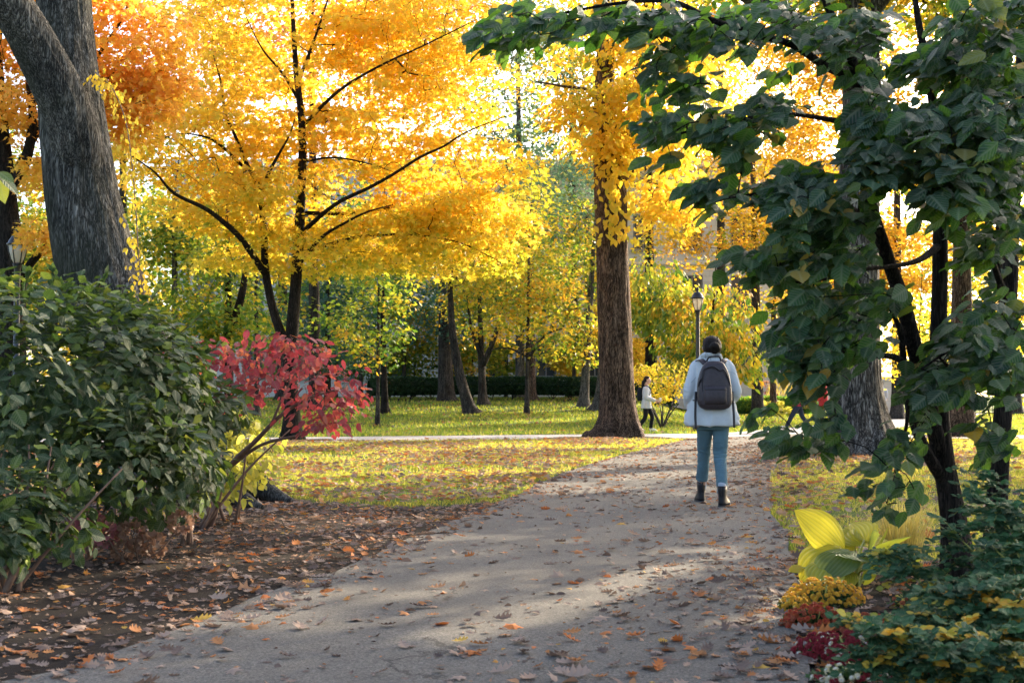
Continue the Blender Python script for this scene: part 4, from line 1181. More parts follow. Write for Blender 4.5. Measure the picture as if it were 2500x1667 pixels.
# ------------------------------------------------------------------ the dogwood
def px_spray(u, v, ru, rv, n, d, dd, rot=0.0):
    """Twig tips filling an oval as one sees it from the path, spread over the depth d +- dd."""
    a = R.random(n) * 6.283
    r = np.sqrt(R.random(n))
    x, y = r * np.cos(a) * ru, r * np.sin(a) * rv
    c, s = math.cos(rot), math.sin(rot)
    return np.array([P(u + c * i - s * k, v + s * i + c * k, d + R.uniform(-dd, dd)) for i, k in zip(x, y)])

# openings between the boughs (seen from the path): centre and half-size in the photograph
OPEN = ((1945, 1010, 40, 50), (2000, 222, 95, 30), (2010, 320, 70, 66), (2205, 525, 48, 56), (1885, 395, 55, 26), (1715, 400, 55, 34), (2243, 70, 50, 46), (2252, 770, 30, 140), (2100, 960, 44, 60), (2176, 975, 34, 55), (2350, 1015, 34, 50), (2160, 640, 30, 60), (1830, 560, 60, 40), (2330, 720, 40, 60), (2100, 1080, 40, 40))
def in_gap(c):
    s = FPX / c[1]
    u, v = CX + c[0] * s, HZ - (c[2] - CAMZ) * s
    return any(((u - 15 - a) / (ru + 24)) ** 2 + ((v + 18 - b) / (rv + 22)) ** 2 < 1 for a, b, ru, rv in OPEN)

def dogwood(label, seeds, sprays, per, size, outdir):
    base = seeds[0][0]
    t = thing('dogwood_tree', label, 'tree', (base[0], base[1], 0))
    wood, lv = MB(), MB()
    for i, s in enumerate(seeds):
        if i == 0 or s[0][3] > .04:
            bark_trunk(wood, s, 40, 14, .25 if i == 0 else 0, .12, 4, .004, 30, .25, i)
        else:
            q = spline(s, 6)
            tube(wood, q[:, :3], q[:, 3], 8)
    cs = np.vstack(sprays)
    cs = cs[R.random(len(cs)) < .95]
    cs = np.array([c for c in cs if not in_gap(c)])
    br = grow([spline(s, 6) for s in seeds], cs, .18, .10, .9, .0028, 2.5)
    for p_, r_ in br:
        q = spline(np.column_stack([p_, r_]), 2) if len(p_) > 2 else np.column_stack([p_, r_])
        tube(wood, q[:, :3], np.maximum(q[:, 3], .002), 5, False)
    n = len(cs)
    od = np.asarray(outdir, float)
    c = np.repeat(cs, per, 0)
    tw = unit(od + R.normal(size=(n, 3)) * [.55, .45, .18])
    twr = np.repeat(tw, per, 0)
    idx = np.tile(np.arange(per), n)
    side = np.where(idx % 2 == 0, 1.0, -1.0)[:, None]
    lat = unit(np.cross(twr, [0, 0, 1.0]))
    pos = c + twr * ((idx // 2) * .05 - .05)[:, None] + R.normal(size=c.shape) * .022
    al = twr * .75 + lat * side * R.uniform(.35, 1.0, (n * per, 1)) + np.array([0, 0, -.32]) + R.normal(size=c.shape) * .2
    nm = np.array([0, -.55, 1.0]) + lat * side * .25 + R.normal(size=c.shape) * .34
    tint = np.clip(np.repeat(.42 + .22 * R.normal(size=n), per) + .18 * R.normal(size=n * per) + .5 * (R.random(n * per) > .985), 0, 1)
    sz = size * R.uniform(.5, 1.2, n * per)
    keep = np.ones(len(pos), bool)
    for o, rad in GAPS:
        dl = pos + al * .04 - o
        s = dl @ SUN
        keep &= ~((np.linalg.norm(dl - s[:, None] * SUN, axis=1) < rad * .85) & (s > .2))
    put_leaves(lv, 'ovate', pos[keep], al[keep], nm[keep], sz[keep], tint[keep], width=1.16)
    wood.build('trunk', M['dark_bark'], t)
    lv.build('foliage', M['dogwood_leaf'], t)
    return t

D1 = [pl(q) for q in (
    [(2345, 1425, 8.3, .105), (2325, 1250, 8.3, .072), (2300, 1100, 8.3, .062), (2290, 900, 8.3, .05), (2294, 700, 8.3, .046), (2296, 520, 8.3, .042), (2292, 380, 8.25, .034), (2270, 200, 8.2, .025), (2240, 40, 8.1, .018), (2220, -120, 8, .01)],
    [(2300, 1120, 8.3, .05), (2262, 960, 8.2, .046), (2235, 860, 8.1, .044), (2205, 740, 8.0, .042), (2170, 640, 7.9, .038), (2120, 480, 7.8, .034), (2095, 298, 7.7, .03), (2087, 170, 7.6, .026), (2045, 70, 7.5, .022), (2010, -10, 7.4, .018), (1990, -90, 7.4, .01)],
    [(2090, 190, 7.65, .024), (2020, 165, 7.5, .022), (1935, 110, 7.4, .020), (1845, 85, 7.3, .018), (1740, 50, 7.2, .016), (1640, 5, 7.1, .013), (1500, 10, 7.1, .009), (1330, 45, 7.2, .006), (1230, 85, 7.3, .003)],
    [(2262, 970, 8.2, .034), (2200, 880, 8.0, .020), (2130, 868, 7.8, .014), (2060, 860, 7.6, .008), (1990, 800, 7.5, .004)],
    [(2310, 1180, 8.3, .04), (2265, 1110, 8.2, .034), (2225, 1010, 8.15, .028), (2208, 900, 8.1, .022), (2195, 800, 8.0, .015), (2150, 720, 7.9, .008)],
    [(2150, 560, 7.85, .02), (2060, 500, 7.5, .014), (1930, 470, 7.2, .010), (1800, 480, 7.0, .006), (1720, 500, 6.9, .003)],
    [(2098, 305, 7.7, .02), (2010, 290, 7.5, .014), (1920, 280, 7.3, .011), (1760, 300, 7.1, .008), (1600, 345, 7.0, .004)],
    [(2294, 600, 8.3, .025), (2230, 640, 8, .016), (2100, 660, 7.6, .010), (1960, 690, 7.3, .006), (1850, 660, 7.2, .003)],
    [(2208, 900, 8.1, .016), (2215, 1020, 7.8, .011), (2190, 1130, 7.6, .007), (2165, 1230, 7.5, .003)],
)]
S1 = [px_spray(*q) for q in (
    (1480, 45, 270, 42, 34, 7.1, .5, .02), (1250, 88, 75, 26, 9, 7.2, .2, .1), (1700, 80, 170, 60, 20, 7.2, .5), (1900, 50, 170, 60, 20, 7.3, .6), (1650, 150, 60, 50, 7, 7.1, .3), (1700, 200, 60, 45, 6, 7.1, .3),
    (2060, 110, 110, 80, 13, 7.5, .6), (1950, 200, 110, 50, 11, 7.3, .5), (2120, 55, 60, 50, 13, 7.3, .4), (2140, 190, 55, 60, 12, 7.3, .4), (2150, 280, 55, 50, 12, 7.2, .4),
    (1760, 290, 200, 42, 26, 7.1, .4, -.15), (1900, 340, 150, 62, 24, 7.2, .4), (2020, 280, 90, 60, 12, 7.4, .5), (1660, 350, 90, 40, 9, 7.0, .3, -.3), (1960, 400, 70, 40, 8, 7.3, .4),
    (1840, 450, 130, 58, 28, 7.0, .4), (1960, 480, 140, 70, 30, 7.1, .5), (2050, 560, 100, 70, 20, 7.4, .5), (1930, 560, 90, 40, 12, 7.1, .4),
    (1880, 620, 80, 40, 16, 7.1, .3, .2), (1990, 650, 110, 70, 26, 7.3, .5), (2100, 700, 110, 90, 28, 7.5, .5), (1950, 760, 80, 60, 14, 7.3, .4), (2080, 810, 130, 80, 30, 7.5, .5), (1990, 860, 90, 60, 18, 7.4, .4),
    (2060, 930, 110, 60, 20, 7.5, .5), (1960, 990, 100, 40, 12, 7.3, .4), (2040, 1010, 90, 50, 12, 7.4, .4), (1930, 1060, 40, 40, 5, 7.3, .3), (2010, 1070, 45, 35, 6, 7.4, .3),
    (2130, 1030, 70, 60, 9, 7.5, .4), (2190, 1120, 55, 60, 9, 7.5, .3), (2185, 1180, 65, 55, 11, 7.4, .3), (2260, 1040, 60, 70, 8, 7.6, .4), (2220, 950, 60, 60, 8, 7.8, .5))]
dogwood('dark-leaved dogwood with several black stems reaching over the path', D1, S1, 8, .118, (-.8, -.35, -.22))

D2 = [pl(q) for q in (
    [(2427, 1406, 8.7, .085), (2435, 1200, 8.7, .062), (2452, 950, 8.7, .054), (2465, 700, 8.7, .048), (2475, 480, 8.7, .042), (2490, 200, 8.7, .03), (2500, -100, 8.7, .015)],
    [(2462, 740, 8.7, .025), (2425, 640, 8.3, .018), (2405, 520, 8.0, .012), (2360, 420, 7.6, .006)],
    [(2456, 880, 8.7, .025), (2400, 840, 8.2, .016), (2330, 850, 7.8, .010), (2250, 900, 7.4, .005)],
    [(2474, 500, 8.7, .03), (2420, 400, 8.0, .018), (2330, 350, 7.4, .010), (2200, 370, 7.0, .005)],
    [(2488, 220, 8.7, .025), (2440, 120, 8.2, .016), (2380, 40, 7.8, .010)],
    [(2440, 720, 8.5, .014), (2436, 600, 8.4, .011), (2430, 480, 8.4, .007), (2410, 330, 8.3, .004)])]
S2 = [px_spray(*q) for q in (
    (2430, 60, 110, 80, 34, 7.8, .6), (2330, 120, 70, 70, 12, 7.8, .5), (2420, 190, 100, 60, 22, 7.8, .6), (2460, 270, 60, 40, 10, 7.6, .4),
    (2300, 330, 160, 90, 62, 7.2, .5), (2420, 300, 100, 110, 42, 7.4, .5), (2290, 140, 70, 50, 12, 7.8, .4), (2160, 400, 80, 40, 12, 7.0, .4), (2240, 420, 110, 60, 26, 7.1, .4), (2400, 430, 120, 60, 28, 7.3, .5),
    (2440, 560, 80, 60, 14, 7.8, .5), (2340, 520, 70, 40, 7, 7.8, .4), (2400, 660, 110, 50, 12, 8.2, .5), (2440, 760, 70, 70, 14, 8.0, .5),
    (2360, 860, 130, 70, 34, 7.7, .5), (2280, 930, 90, 60, 22, 7.5, .4), (2430, 900, 80, 80, 20, 7.8, .5), (2370, 960, 70, 40, 9, 7.7, .4), (2420, 1060, 60, 50, 6, 7.9, .3), (2350, 1040, 40, 40, 4, 7.7, .3))]
dogwood('dark dogwood whose single black stem stands against the picture edge, leaves broad and grey-green', D2, S2, 9, .124, (-.7, -.45, -.28))

t = thing('overhanging_twig', 'twig with three oval leaves poking in beside the lamp', 'twig', P(-40, 440, 6.0))
st, lv = MB(), MB()
tube(st, spline([P(-120, 400, 6.1), P(-40, 425, 6.0), P(10, 432, 5.95)], 5), .004, 5)
for u, v, al, nm, tt, s in ((-2, 420, (.75, -.2, -.45), (.1, -.6, .8), .86, .085), (2, 432, (.8, -.1, -.65), (.3, -.3, .9), .2, .11), (-4, 440, (.35, -.2, -1), (.2, -1, .2), .95, .105)):
    put_leaves(lv, 'ovate', P(u, v, 5.95)[None], np.array([al], float), np.array([nm], float), s, tt)
lv.build('foliage', M['shrub_leaf'], t); st.build('stem', M['twig'], t)

# ------------------------------------------------------------------ the flower bed by the path
hb = np.array([*G(2075, 1432), 0])
t = thing('hosta', 'hosta with big ribbed lemon leaves glowing in the sun beside the path', 'plant', hb)
st = MB()
SS = 8.4 / FPX
ribm = leafmat('hosta_rib', [(0, (0.07, 0.15, 0.08)), (0.5, (0.34, 0.38, 0.06)), (1, (0.70, 0.62, 0.05))], .5, [(0, (0.25, 0.38, 0.06)), (0.5, (0.7, 0.68, 0.05)), (1, (1.0, 0.86, 0.06))], rough=.4)
def hosta_rib(m):
    nt = m.node_tree
    bs = nt.nodes['Principled BSDF']
    uvn = nt.nodes.new('ShaderNodeUVMap'); sx = nt.nodes.new('ShaderNodeSeparateXYZ')
    nt.links.new(uvn.outputs[0], sx.inputs[0])
    ax = math_(nt, 'ABSOLUTE', sx.outputs[0])
    den = math_(nt, 'ADD', math_(nt, 'MULTIPLY', math_(nt, 'SUBTRACT', 1.08, sx.outputs[1]), math_(nt, 'MULTIPLY', math_(nt, 'ADD', sx.outputs[1], .16), 1.55)), .02)
    s = math_(nt, 'DIVIDE', ax, den)
    w = math_(nt, 'PINGPONG', math_(nt, 'MULTIPLY', s, 8.0), .5)
    k = math_(nt, 'MINIMUM', math_(nt, 'MULTIPLY', w, 5.0), 1.0)
    bump(nt, bs, w, .9, .02)
    for n in list(nt.nodes):
        if n.bl_idname == 'ShaderNodeBsdfTranslucent':
            src = n.inputs['Color'].links[0].from_socket
            nt.links.new(mixc(nt, k, mixc(nt, .45, src, (.16, .24, .01)), src), n.inputs['Color'])
hosta_rib(ribm)
def hleaf(u0, v0, u1, v1, d0, d1, nrm, tint, w=1.0, label=None):
    """A leaf from its stalk (u0, v0) to its tip (u1, v1)."""
    a, b = P(u0, v0, d0), P(u1, v1, d1)
    m_ = MB()
    put_leaves(m_, 'hosta', a[None], (b - a)[None], np.array([nrm], float), np.linalg.norm(b - a), tint, width=w)
    tube(st, spline([hb + R.normal(size=3) * [.03, .03, 0], (hb * .6 + a * .4) + [0, 0, .05], a], 6), np.linspace(.008, .005, 13), 6)
    o = m_.build('leaf', ribm, t)
    s = o.modifiers.new('s', 'SUBSURF'); s.levels = s.render_levels = 1
    if label: o['label'] = label
hleaf(2050, 1334, 1962, 1242, 8.4, 8.3, (.25, -.85, .40), 1.0, .98, 'largest upright lemon leaf')
hleaf(2108, 1320, 2072, 1262, 8.5, 8.7, (-.3, -.8, .5), .9, 1.35)
hleaf(2110, 1318, 2160, 1290, 8.5, 8.7, (-.2, -.7, .6), .8, 1.2)
hleaf(2052, 1345, 1960, 1395, 8.3, 8.1, (-.3, -.75, .75), .96, 1.2)
hleaf(2070, 1348, 2000, 1398, 8.15, 7.95, (-.15, -.45, .9), .12, 1.1, 'dark blue-green ribbed leaf')
hleaf(2078, 1352, 2112, 1352, 8.2, 8.0, (.1, -.5, .9), .1, 1.5)
hleaf(1958, 1385, 1928, 1388, 8.2, 8.15, (-.2, -.7, .6), .9, .9)
hleaf(2140, 1345, 2215, 1285, 8.4, 8.2, (.3, -.5, .8), .3, .9)
hleaf(2130, 1350, 2180, 1300, 8.5, 8.4, (.7, -.6, .5), .5, .8)
hleaf(2120, 1340, 2125, 1300, 8.5, 8.3, (-.8, -.5, .5), .2, .9)
hleaf(2090, 1330, 2040, 1290, 8.6, 8.6, (.1, -.7, .6), .55, 1.3)
hleaf(2120, 1365, 2165, 1345, 8.2, 8.0, (.2, -.5, .85), .2, 1.4)
hleaf(2130, 1390, 2190, 1385, 8.0, 7.85, (.1, -.4, .9), .1, 1.3)
hleaf(2030, 1375, 1990, 1420, 8.1, 7.9, (-.3, -.7, .6), .75, 1.2)
hleaf(2180, 1400, 2260, 1330, 8.3, 8.1, (.2, -.4, .9), .25, .8)
hleaf(2060, 1390, 2075, 1420, 8.1, 7.9, (0, -.8, .6), .7, .9)
hleaf(2110, 1420, 2150, 1370, 8.2, 8.2, (.6, -.7, .3), .35, .8)
st.build('stalk', M['stem_green'], t)

t = thing('ornamental_grass', 'tuft of dry golden grass lit by the sun behind the hosta', 'grass tuft', (*G(2190, 1420), 0))
gb = MB()
b = np.array([*G(2190, 1392), 0.0])
for k in range(420):
    a = R.random() * 6.283
    o = b + np.array([math.cos(a), math.sin(a), 0]) * .14 * R.random()
    L = R.uniform(.25, .62)
    out = np.array([math.cos(a), math.sin(a), 0]) * L * R.uniform(.2, .75)
    q = spline([o, o + out * .4 + [0, 0, L * .7], o + out + [0, 0, L * R.uniform(.4, .85)]], 4)
    sd = np.array([-math.sin(a), math.cos(a), 0]) * .003
    w = np.linspace(1, .15, len(q))[:, None]
    V = np.stack([q - sd * w, q + sd * w], 1).reshape(-1, 3)
    i = np.arange(len(q) - 1)[:, None] * 2
    gb.add(V, i + np.array([[0, 1, 3, 2]]), R.random())
gb.build('blades', M['dry_grass'], t, False)

def bloom_mesh(name, col, col2, r=.013, petals=26):
    m = leafmat(name, [(0, col2), (1, col)], .35, rough=.6)
    mb = MB()
    for ring, (el, ln) in enumerate(((.1, 1.0), (.55, .85), (1.0, .6))):
        k = petals // (ring + 2)
        a = np.arange(k) / k * 6.283 + ring * .4
        d = np.stack([np.cos(a) * math.cos(el), np.sin(a) * math.cos(el), np.full(k, math.sin(el))], -1)
        put_leaves(mb, 'diamond', d * r * .12, d, np.stack([-np.cos(a) * math.sin(el), -np.sin(a) * math.sin(el), np.full(k, math.cos(el))], -1), r * ln, .45 + .25 * ring + .1 * R.normal(size=k), width=.8)
    return mb.mesh('blossom', m, False)
def mum(label, u, v, d, rx, rz, nb, mesh, extra=None, h=.32, per=1.0):
    c = P(u, v, d)
    t = thing('chrysanthemum', label, 'flower', (c[0], c[1], 0), 'chrysanthemums in the bed beside the path')
    fo, stm = MB(), MB()
    n = int(900 * per)
    dd = rdir(n); dd[:, 2] = np.abs(dd[:, 2]) * 1.0
    p = np.array([c[0], c[1], 0]) + dd * [rx, rx * .8, c[2] - .03] * R.uniform(.45, .97, (n, 1))
    put_leaves(fo, 'oval', p, dd * .7 + R.normal(size=(n, 3)) * .5, np.array([0, -.2, 1]) + R.normal(size=(n, 3)) * .5, R.uniform(.02, .045, n), R.random(n))
    fo.build('foliage', M['mum_leaf'], t, False)
    for k in range(22):
        a = R.random() * 6.283; rr = rx * .8 * R.random()
        tube(stm, [(c[0] + .3 * rr * math.cos(a), c[1] + .3 * rr * math.sin(a), 0), (c[0] + rr * math.cos(a), c[1] + rr * math.sin(a), c[2] * .85)], [.004, .002], 4)
    stm.build('stem', M['stem_green'], t)
    rest = []
    for k in range(nb + int(nb * 1.6)):
        d_ = rdir(1)[0]
        d_[2] = abs(d_[2]) * .9 + .12
        d_[1] = -abs(d_[1]) if R.random() < .75 else d_[1]
        d_ = unit(d_)
        pp = np.array([c[0], c[1], 0]) + d_ * [rx * 1.02, rx * .82, c[2]] * (1 + .05 * R.normal())
        me = mesh if extra is None or R.random() > extra[1] else extra[0]
        rot = Vector((d_ + np.array([0, -.35, .5]) * .6 + .25 * R.normal(size=3)).tolist()).to_track_quat('Z', 'Y')
        s = R.uniform(.75, 1.25)
        if k >= nb:
            rest.append((me, pp, np.array(rot.to_matrix()) * s))
            continue
        o = bpy.data.objects.new('blossom', me)
        COL.objects.link(o)
        o.parent = t
        o.location = pp - np.array(t.location)
        o.rotation_euler = rot.to_euler()
        o.scale = (s, s, s)
    mb = MB()
    ms = [mesh] + ([extra[0]] if extra else [])
    for me, pp, A in rest:
        v = np.zeros(len(me.vertices) * 3); me.vertices.foreach_get('co', v)
        f = np.zeros(len(me.polygons) * 3, np.int32); me.polygons.foreach_get('vertices', f)
        tt = np.zeros(len(me.vertices)); me.attributes['tint'].data.foreach_get('value', tt)
        mb.add(v.reshape(-1, 3) @ A.T + pp, f.reshape(-1, 3), tt, mi=ms.index(me))
    tag(mb.build('small_blossoms', [q.materials[0] for q in ms], t, False), kind='stuff')
BY = bloom_mesh('yellow_petal', (.78, .52, .05), (.55, .22, .03))
BR = bloom_mesh('red_petal', (.45, .05, .03), (.5, .16, .04))
BB = bloom_mesh('burgundy_petal', (.22, .015, .025), (.30, .03, .03), .014)
BW = bloom_mesh('white_petal', (.75, .72, .68), (.7, .6, .2), .011)
BL = bloom_mesh('pale_yellow_petal', (.75, .65, .16), (.7, .5, .1), .012)
BO = bloom_mesh('bronze_petal', (.42, .13, .05), (.30, .05, .04), .013)
mum('golden yellow chrysanthemum mound below the lemon hosta', 2010, 1410, 7.5, .20, .2, 95, BY)
mum('small yellow chrysanthemum tucked at the path edge by the red one', 1935, 1448, 7.2, .08, .2, 26, BY, per=.35)
mum('orange-red chrysanthemum mound just under the golden yellow one', 1985, 1475, 6.75, .15, .2, 70, BR, (BO, .35))
mum('bronze chrysanthemum mound with a few pale yellow heads', 2110, 1500, 6.6, .17, .2, 80, BO, (BL, .15))
mum('deep burgundy chrysanthemum at the front of the bed', 2010, 1545, 6.0, .13, .2, 80, BB, (BW, .06))
mum('burgundy chrysanthemum mixed with white daisies in the front row', 2090, 1545, 5.9, .14, .2, 80, BB, (BW, .2))
mum('white daisy-like chrysanthemum at the very bottom of the bed', 2075, 1620, 5.5, .15, .2, 30, BW, (BB, .4))
mum('white chrysanthemum half hidden under the yellowing leaflets', 2270, 1610, 5.6, .16, .2, 30, BW, (BB, .3))
mum('pale yellow chrysanthemum in the shade beside the black stem', 2230, 1450, 7.4, .13, .2, 34, BL, (BO, .3))

def rosebush(label, base, canes, tints, nleaf=7, size=.038):
    t = thing('leafy_bush', label, 'bush', (base[0], base[1], 0), 'bushes with small round leaflets')
    lv = MB()
    for cane in canes:
        st = MB()
        q = spline([P(*c) for c in cane], 10)
        if q[0][2] > .02 and cane[0][1] < 1640:
            q = np.vstack([[q[0][0] + .05, q[0][1] + .15, 0.0], q])
        tube(st, q, np.linspace(.0055, .0025, len(q)), 6)
        for k in range(2, len(q), 1):
            for sgn in (1, -1):
                if R.random() < .18: continue
                d = unit(np.array([sgn * R.uniform(.4, 1), R.normal() * .6, R.uniform(-.3, .6)]))
                L = R.uniform(.09, .16)
                rc = spline([q[k], q[k] + d * L * .5 + [0, 0, .01], q[k] + d * L + [0, 0, -.02]], 4)
                tube(st, rc, .0013, 3, False)
                ti = R.choice(tints)
                for s in range(1, len(rc)):
                    for sg in (1, -1):
                        ax = unit(np.cross(d, [0, 0, 1]) * sg + d * .4 + R.normal(size=3) * .2)
                        if s == len(rc) - 1 and sg < 0: ax = d
                        put_leaves(lv, 'ovate', rc[s][None], ax[None], (np.array([0, -.45, 1]) + R.normal(size=3) * .35)[None], size * R.uniform(.7, 1.2), np.clip(ti + .08 * R.normal(), 0, 1), width=1.35)
        st.build('stem', M['stem_green'], t)
    lv.build('foliage', M['rose_leaf'], t)
GT, YT = [.1, .3, .5, .6], [.1, .3, .4, .5, .6, .93, .97]
rosebush('bush of teal round leaflets around the foot of the black stem', G(2330, 1520), [[(2420, 1560, 7.0), (2440, 1400, 6.9), (2410, 1270, 6.9), (2370, 1150, 7.0)], [(2360, 1560, 6.8), (2330, 1440, 6.7), (2250, 1390, 6.6)], [(2480, 1500, 7), (2490, 1350, 6.9), (2470, 1200, 6.9)], [(2440, 1520, 6.7), (2400, 1380, 6.6), (2330, 1300, 6.6)]], GT)
rosebush('long diagonal cane with green and orange-edged leaflets crossing the flowers', G(2400, 1600), [[(2420, 1640, 6.2), (2330, 1540, 6.25), (2260, 1440, 6.3), (2210, 1370, 6.35), (2150, 1345, 6.4)], [(2440, 1640, 6.1), (2330, 1490, 6.1), (2240, 1500, 6.0)], [(2400, 1640, 6.0), (2290, 1560, 5.9), (2200, 1540, 5.8)]], [.3, .5, .5, .82, .6])
rosebush('yellowing bush with rounded golden leaflets in the bottom corner', G(2440, 1640), [[(2480, 1690, 5.3), (2430, 1560, 5.4), (2370, 1470, 5.5), (2300, 1460, 5.5)], [(2500, 1690, 5.3), (2480, 1520, 5.4), (2450, 1420, 5.5)], [(2460, 1690, 5.2), (2400, 1590, 5.2), (2320, 1560, 5.2)], [(2520, 1690, 5.4), (2510, 1560, 5.3), (2490, 1460, 5.4)]], YT, size=.042)
rosebush('low green bush with scattered yellow leaflets along the bottom of the bed', G(2300, 1660), [[(2330, 1700, 5.0), (2260, 1610, 5.0), (2180, 1560, 5.0), (2120, 1540, 5.0)], [(2420, 1700, 4.95), (2360, 1620, 4.95), (2270, 1590, 4.9)], [(2480, 1700, 4.9), (2450, 1610, 4.9), (2400, 1570, 4.9)], [(2250, 1700, 5), (2200, 1640, 5), (2130, 1620, 5)], [(2390, 1560, 5.6), (2330, 1520, 5.6), (2240, 1515, 5.6)]], [.1, .3, .45, .5, .92], size=.036)
rosebush('dense teal-leaved bush against the picture edge', G(2500, 1560), [[(2520, 1560, 6.3), (2500, 1420, 6.2), (2470, 1300, 6.2), (2420, 1240, 6.2)], [(2540, 1560, 6.4), (2520, 1380, 6.3), (2500, 1250, 6.3)], [(2500, 1560, 6.1), (2450, 1470, 6.1), (2390, 1440, 6.1)], [(2530, 1560, 6.0), (2480, 1400, 5.9), (2430, 1340, 5.9)]], GT, size=.042)

# ------------------------------------------------------------------ lamps, hedges, building, fence
M['black_paint'] = plain('black_paint', (0.012, 0.013, 0.015), 0.35, 0.2, 40)
m, nt, bs, out = newmat('frosted_glass')
bs.inputs['Base Color'].default_value = (0.78, 0.72, 0.62, 1)
bs.inputs['Roughness'].default_value = 0.35
trl = nt.nodes.new('ShaderNodeBsdfTranslucent'); trl.inputs[0].default_value = (.9, .84, .72, 1)
mx = nt.nodes.new('ShaderNodeMixShader'); mx.inputs[0].default_value = .55
nt.links.new(bs.outputs[0], mx.inputs[1]); nt.links.new(trl.outputs[0], mx.inputs[2]); nt.links.new(mx.outputs[0], out.inputs[0])
M['frosted_glass'] = m

def lamp(label, u, vtop, d):
    p = P(u, vtop, d)
    z0, zt = float(gz(p[0], d)), p[2]
    t = thing('street_lamp', label, 'street lamp', (p[0], d, z0), 'black lamp posts with urn lanterns')
    x, y = p[0], d
    H = .74
    mb = MB()
    rings(mb, [(x, y, z0 - .02, .17, .17), (x, y, z0 + .12, .17, .17), (x, y, z0 + .16, .12, .12), (x, y, z0 + .6, .09, .09), (x, y, z0 + .66, .11, .11), (x, y, z0 + .72, .062, .062), (x, y, zt - H - .18, .058, .058), (x, y, zt - H - .1, .06, .06), (x, y, zt - H - .03, .075, .075), (x, y, zt - H, .085, .085)], 20)
    mb.build('post', M['black_paint'], t)
    gl = MB()
    zb = zt - H
    rings(gl, [(x, y, zb + .02, .07, .07), (x, y, zb + .12, .115, .115), (x, y, zb + .25, .15, .15), (x, y, zb + .37, .168, .168)], 24)
    gl.build('lantern_glass', M['frosted_glass'], t)
    fr = MB()
    for k in range(6):
        a = k / 6 * 6.283 + .3
        tube(fr, [(x + r * math.cos(a), y + r * math.sin(a), zb + h) for r, h in ((.085, 0), (.125, .12), (.158, .25), (.176, .38))], .011, 6)
    rings(fr, [(x, y, zb - .01, .09, .09), (x, y, zb + .035, .09, .09)], 20)
    fr.build('lantern_frame', M['black_paint'], t)
    cp = MB()
    rings(cp, [(x, y, zb + .375, .20, .20), (x, y, zb + .41, .205, .205), (x, y, zb + .42, .185, .185), (x, y, zb + .47, .165, .165), (x, y, zb + .53, .125, .125), (x, y, zb + .565, .105, .105), (x, y, zb + .57, .05, .05), (x, y, zb + .60, .035, .035), (x, y, zb + .63, .03, .03), (x, y, zb + .66, .045, .045), (x, y, zb + .70, .04, .04), (x, y, zb + .735, .012, .012)], 24)
    cp.build('lantern_roof', M['black_paint'], t)
lamp('black lamp post with frosted lantern rising above the walking woman', 1703, 700, 43)
lamp('black lamp post with frosted lantern between orange maple and huge grey trunk', 44, 553, 27.2)

def hedge(name, label, pts, h, w, n, size, leaf='hedge_leaf', legs=True, cat='hedge', z0=.28):
    """pts: centre line on the ground."""
    q = spline([(*p, 0) for p in pts], 12)[:, :2]
    t = thing(name, label, cat, (*q[0], float(gz(*q[0]))))
    s = R.random(n) * (len(q) - 1)
    i = np.minimum(s.astype(int), len(q) - 2)
    c = q[i] + (q[i + 1] - q[i]) * (s - i)[:, None]
    T = unit(q[i + 1] - q[i]); Nn = np.stack([-T[:, 1], T[:, 0]], -1)
    a = R.random(n) * 2 * math.pi
    ex = 2 / 3.5
    k = np.where(R.random(n) < .2, R.uniform(.5, .95, n), R.uniform(.93, 1.03, n))
    off = np.sign(np.cos(a)) * np.abs(np.cos(a)) ** ex * w / 2 * k
    lump = .07 * (vnoise(np.column_stack([c * 1.2, c[:, 0] * 0])) - .5) * 2
    zz = (np.sign(np.sin(a)) * np.abs(np.sin(a)) ** ex * k) * .5 + .5
    bottom = z0 + .18 * np.abs(np.sin(s * 2.3))
    z = bottom + zz * (h - bottom) * (1 + lump)
    p = np.column_stack([c + Nn * off[:, None], gz(c[:, 0], c[:, 1]) + z])
    out = np.column_stack([Nn * np.cos(a)[:, None], np.sin(a)])
    fo = MB()
    put_leaves(fo, 'diamond', p, out + R.normal(size=(n, 3)) * .6, R.normal(size=(n, 3)) + [0, 0, .6], size * R.uniform(.6, 1.4, n), R.random(n))
    # the dense dark twigs inside
    qq = q[::3]
    for k in range(len(qq) - 1):
        for z_ in (.5, .75):
            tube(fo, [(*qq[k], float(gz(*qq[k])) + h * z_ - .1), (*qq[k + 1], float(gz(*qq[k + 1])) + h * z_ - .1)], w * .26, 6, False, tint=0)
    fo.build('foliage', M[leaf], t, False)
    if legs:
        st = MB()
        for k in range(0, len(q), 3):
            for m_ in range(5):
                b = q[k] + R.normal(size=2) * .06
                zb = float(gz(*b))
                tube(st, [(b[0], b[1], zb), (b[0] + R.normal() * .35, b[1] + R.normal() * .1, zb + h * .6)], [.025, .012], 5)
        st.build('stem', M['dark_twig'], t)
    return t
hx = lambda u, d: (P(u, HZ, d)[0], d)
hedge('hedge', 'long dark clipped hedge at the far side of the lawn', [hx(900, 78), hx(1100, 80), hx(1300, 80), hx(1480, 77), hx(1640, 74)], 1.2, 1.1, 26000, .11)
hedge('hedge', 'low rounded green hedge behind the straight brown trunk on the sunny grass', [hx(1790, 76), hx(1880, 77), hx(1985, 78)], .95, 1.3, 7000, .12, 'green_leaf', False)
patch('mulch_bed', [hx(880, 75), hx(1100, 77.5), hx(1300, 77.5), hx(1480, 74.5), hx(1640, 72), hx(1640, 76), hx(1480, 79), hx(1300, 82), hx(1100, 82), hx(880, 81)], .008, MUL)
